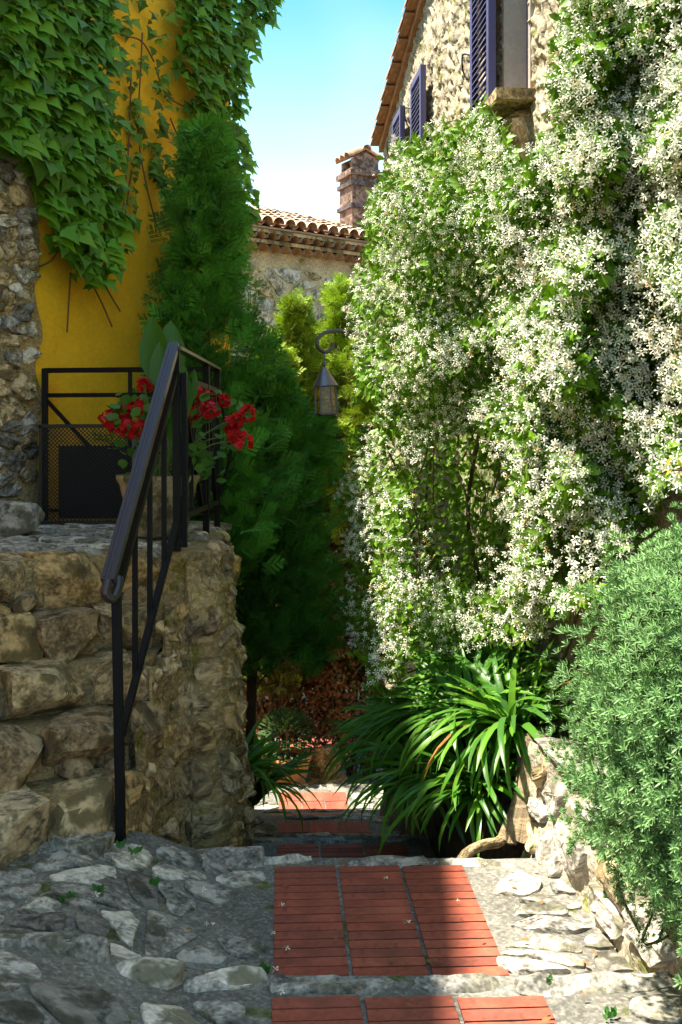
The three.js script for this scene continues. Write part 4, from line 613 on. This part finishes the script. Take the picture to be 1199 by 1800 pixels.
{ // foot of the garden: shrubs, pot, stone post
  const R = mulberry(251);
  const shrub = (label, c, r, n, col, seed) => { const t = thing('shrub', label, 'shrub'), S = mulberry(seed), items = []; for (let i = 0; i < n; i++) { const o = new V3(S() - .5, S() - .5, S() - .5).normalize(), k = .45 + .58 * Math.sqrt(S()) + .14 * fbm(o.x * 2.5, o.y * 2.5, o.z * 2.5 + seed, 2), w = c.clone().add(new V3(o.x * r.x * k, o.y * r.y * k, o.z * r.z * k)); items.push({ m: place(w, new V3(S() - .5, S() - .6, S() - .5), o.add(new V3(0, .5, 0)), .05 + .03 * S()), size: 0, c: S() < .3 ? new THREE.Color(1.5, .7, .5) : shade(1, 1, 1, .6 + .7 * S()) }); } tuft(t, 'foliage', oval, leafMat(...col, .35, .6), items, 0); const b = []; for (let i = 0; i < 14; i++) b.push(tube([new V3(c.x + (S() - .5) * .3, -2.35, c.z), c.clone().add(new V3((S() - .5) * r.x, -.3 * r.y, (S() - .5) * r.z)), c.clone().add(new V3((S() - .5) * 1.5 * r.x, (S() - .1) * r.y, (S() - .5) * r.z))], .014, 10, 5)); part(t, 'branches', mergeGeometries(b), BARK).userData.kind = 'stuff'; };
  shrub('brownish green shrub behind the clay pot at the foot of the steps', new V3(-.75, -.75, -13.0), new V3(.95, 1.6, .5), 11000, [.19, .12, .045], 261);
  shrub('brownish shrub between the stone post and the jasmine house', new V3(.2, -.85, -12.8), new V3(.7, 1.45, .45), 8000, [.19, .12, .045], 271);
  const pot = thing('clay_pot', 'ribbed terracotta pot at the foot of the brick steps', 'pot'); const prof = [[0, 0], [.2, 0], [.215, .02], [.27, .3], [.29, .31], [.29, .36], [.25, .36], [.24, .3], [0, .28]].map(([a, b]) => new THREE.Vector2(a, b)); const g = new THREE.LatheGeometry(prof, 72), p = g.attributes.position; for (let i = 0; i < p.count; i++) { const a = Math.atan2(p.getZ(i), p.getX(i)), y = p.getY(i), k = 1 + (y > .03 && y < .29 ? .03 * Math.cos(a * 24) : 0); p.setXYZ(i, p.getX(i) * k, y, p.getZ(i) * k); } g.computeVertexNormals();
  part(pot, 'bowl', planarUV(g), std(.56, .27, .11, { map: clayMap })); part(pot, 'soil', new THREE.CylinderGeometry(.24, .24, .01, 20).translate(0, .3, 0), EARTH); for (const a of [.6, 2.2, 4.2]) part(pot, 'foot', box(.06, .05, .06, Math.cos(a) * .17, -.02, Math.sin(a) * .17), CLAY[0]); pot.position.set(-.62, -2.28, -12.3);
  const pl = thing('potted_shrub', 'small leafy shrub growing in the ribbed terracotta pot', 'shrub'), it = []; for (let i = 0; i < 900; i++) { const o = new V3(R() - .5, R() - .3, R() - .5).normalize(), k = .4 + .6 * Math.sqrt(R()); it.push({ m: place(new V3(-.62 + o.x * .32 * k, -1.8 + o.y * .36 * k, -12.3 + o.z * .32 * k), o, new V3(0, 1, .3), .05 + .03 * R()), size: R(), c: shade(1, 1, 1, .6 + .6 * R()) }); } tuft(pl, 'leaf', oval, leafMat(.06, .12, .025, .35, .6), it, 60); part(pl, 'stem', tube([new V3(-.62, -1.99, -12.3), new V3(-.6, -1.85, -12.3), new V3(-.64, -1.6, -12.3)], .012, 8, 5), BARK);
  const post = thing('stone_post', 'squat rough stone stump beside the terracotta pot at the path end', 'post'); const m = part(post, 'stump', rock(.36, .5, .36, 81, .10, 10), STONE.ochre); m.position.set(-.17, -2.1, -12.5); const m2 = part(post, 'foot_stone', rock(.46, .16, .42, 85, .12, 7), STONE.ochre); m2.position.set(-.16, -2.31, -12.5);
  // weeds in the joints of the cobbles
  const W = leafMat(.06, .2, .03, .35, .6);
  for (const [px, py, where] of [[215, 1490, 'at the foot of the railing post'], [238, 1500, 'beside a pale cobble below the stairs'], [270, 1556, 'between the dark cobbles below the stairs'], [120, 1585, 'in the long crack below the bottom step'], [175, 1568, 'in the wide joint near the bottom step'], [462, 1708, 'against the brick edge'], [965, 1735, 'in the sunlit edge stones'], [1075, 1790, 'among the sunlit cobbles below the bush']]) {
    const d = py > 1715 ? F * (EYE - .16) / (py - HZ) : F * (EYE - .03 - (px < 300 ? .09 : 0)) / (py - HZ), t = thing('weed', 'tiny green weed sprouting ' + where, 'weed', 'weeds between cobbles'); t.position.copy(P(px, py, d)); for (let k = 0; k < 9; k++) part(t, 'leaf', oval, W).applyMatrix4(place(new V3((R() - .5) * .03, 0, (R() - .5) * .03), new V3(R() - .5, .6, R() - .5), new V3(0, .5, 1), .02 + .014 * R()));
  }
}
{ // petals and dry leaves fallen on the paving
  const R = mulberry(301), mk = (name, label, geo, mat, n, s) => { const im = new THREE.InstancedMesh(geo, mat, n); im.name = name; im.userData = { kind: 'stuff', label, category: 'litter' }; for (let i = 0; i < n; i++) { const d = 2.5 + 1.65 * R(), x = lerp(-1.2, 1.0, Math.pow(R(), .6)), y = (d < 2.95 ? .16 : 0) + rise(x, d) + .014 + .008 * R(); im.setMatrixAt(i, place(new V3(x, y, -d), new V3(R() - .5, .1 * R(), R() - .5), new V3(.2 * (R() - .5), 1, .2), s * (.6 + .6 * R()))); } scene.add(im); };
  mk('fallen_flowers', 'white jasmine flowers fallen on the cobbles and bricks', starFlower, leafMat(.85, .8, .62, .2, .8), 34, .013);
  mk('dry_leaves', 'small dry brown leaves scattered over the cobbles and bricks', oval, leafMat(.24, .13, .05, .2, .8), 60, .028);
}
scene.traverse(o => { if (o.isMesh) { o.castShadow = true; o.receiveShadow = true; } });
renderer.render(scene, camera);
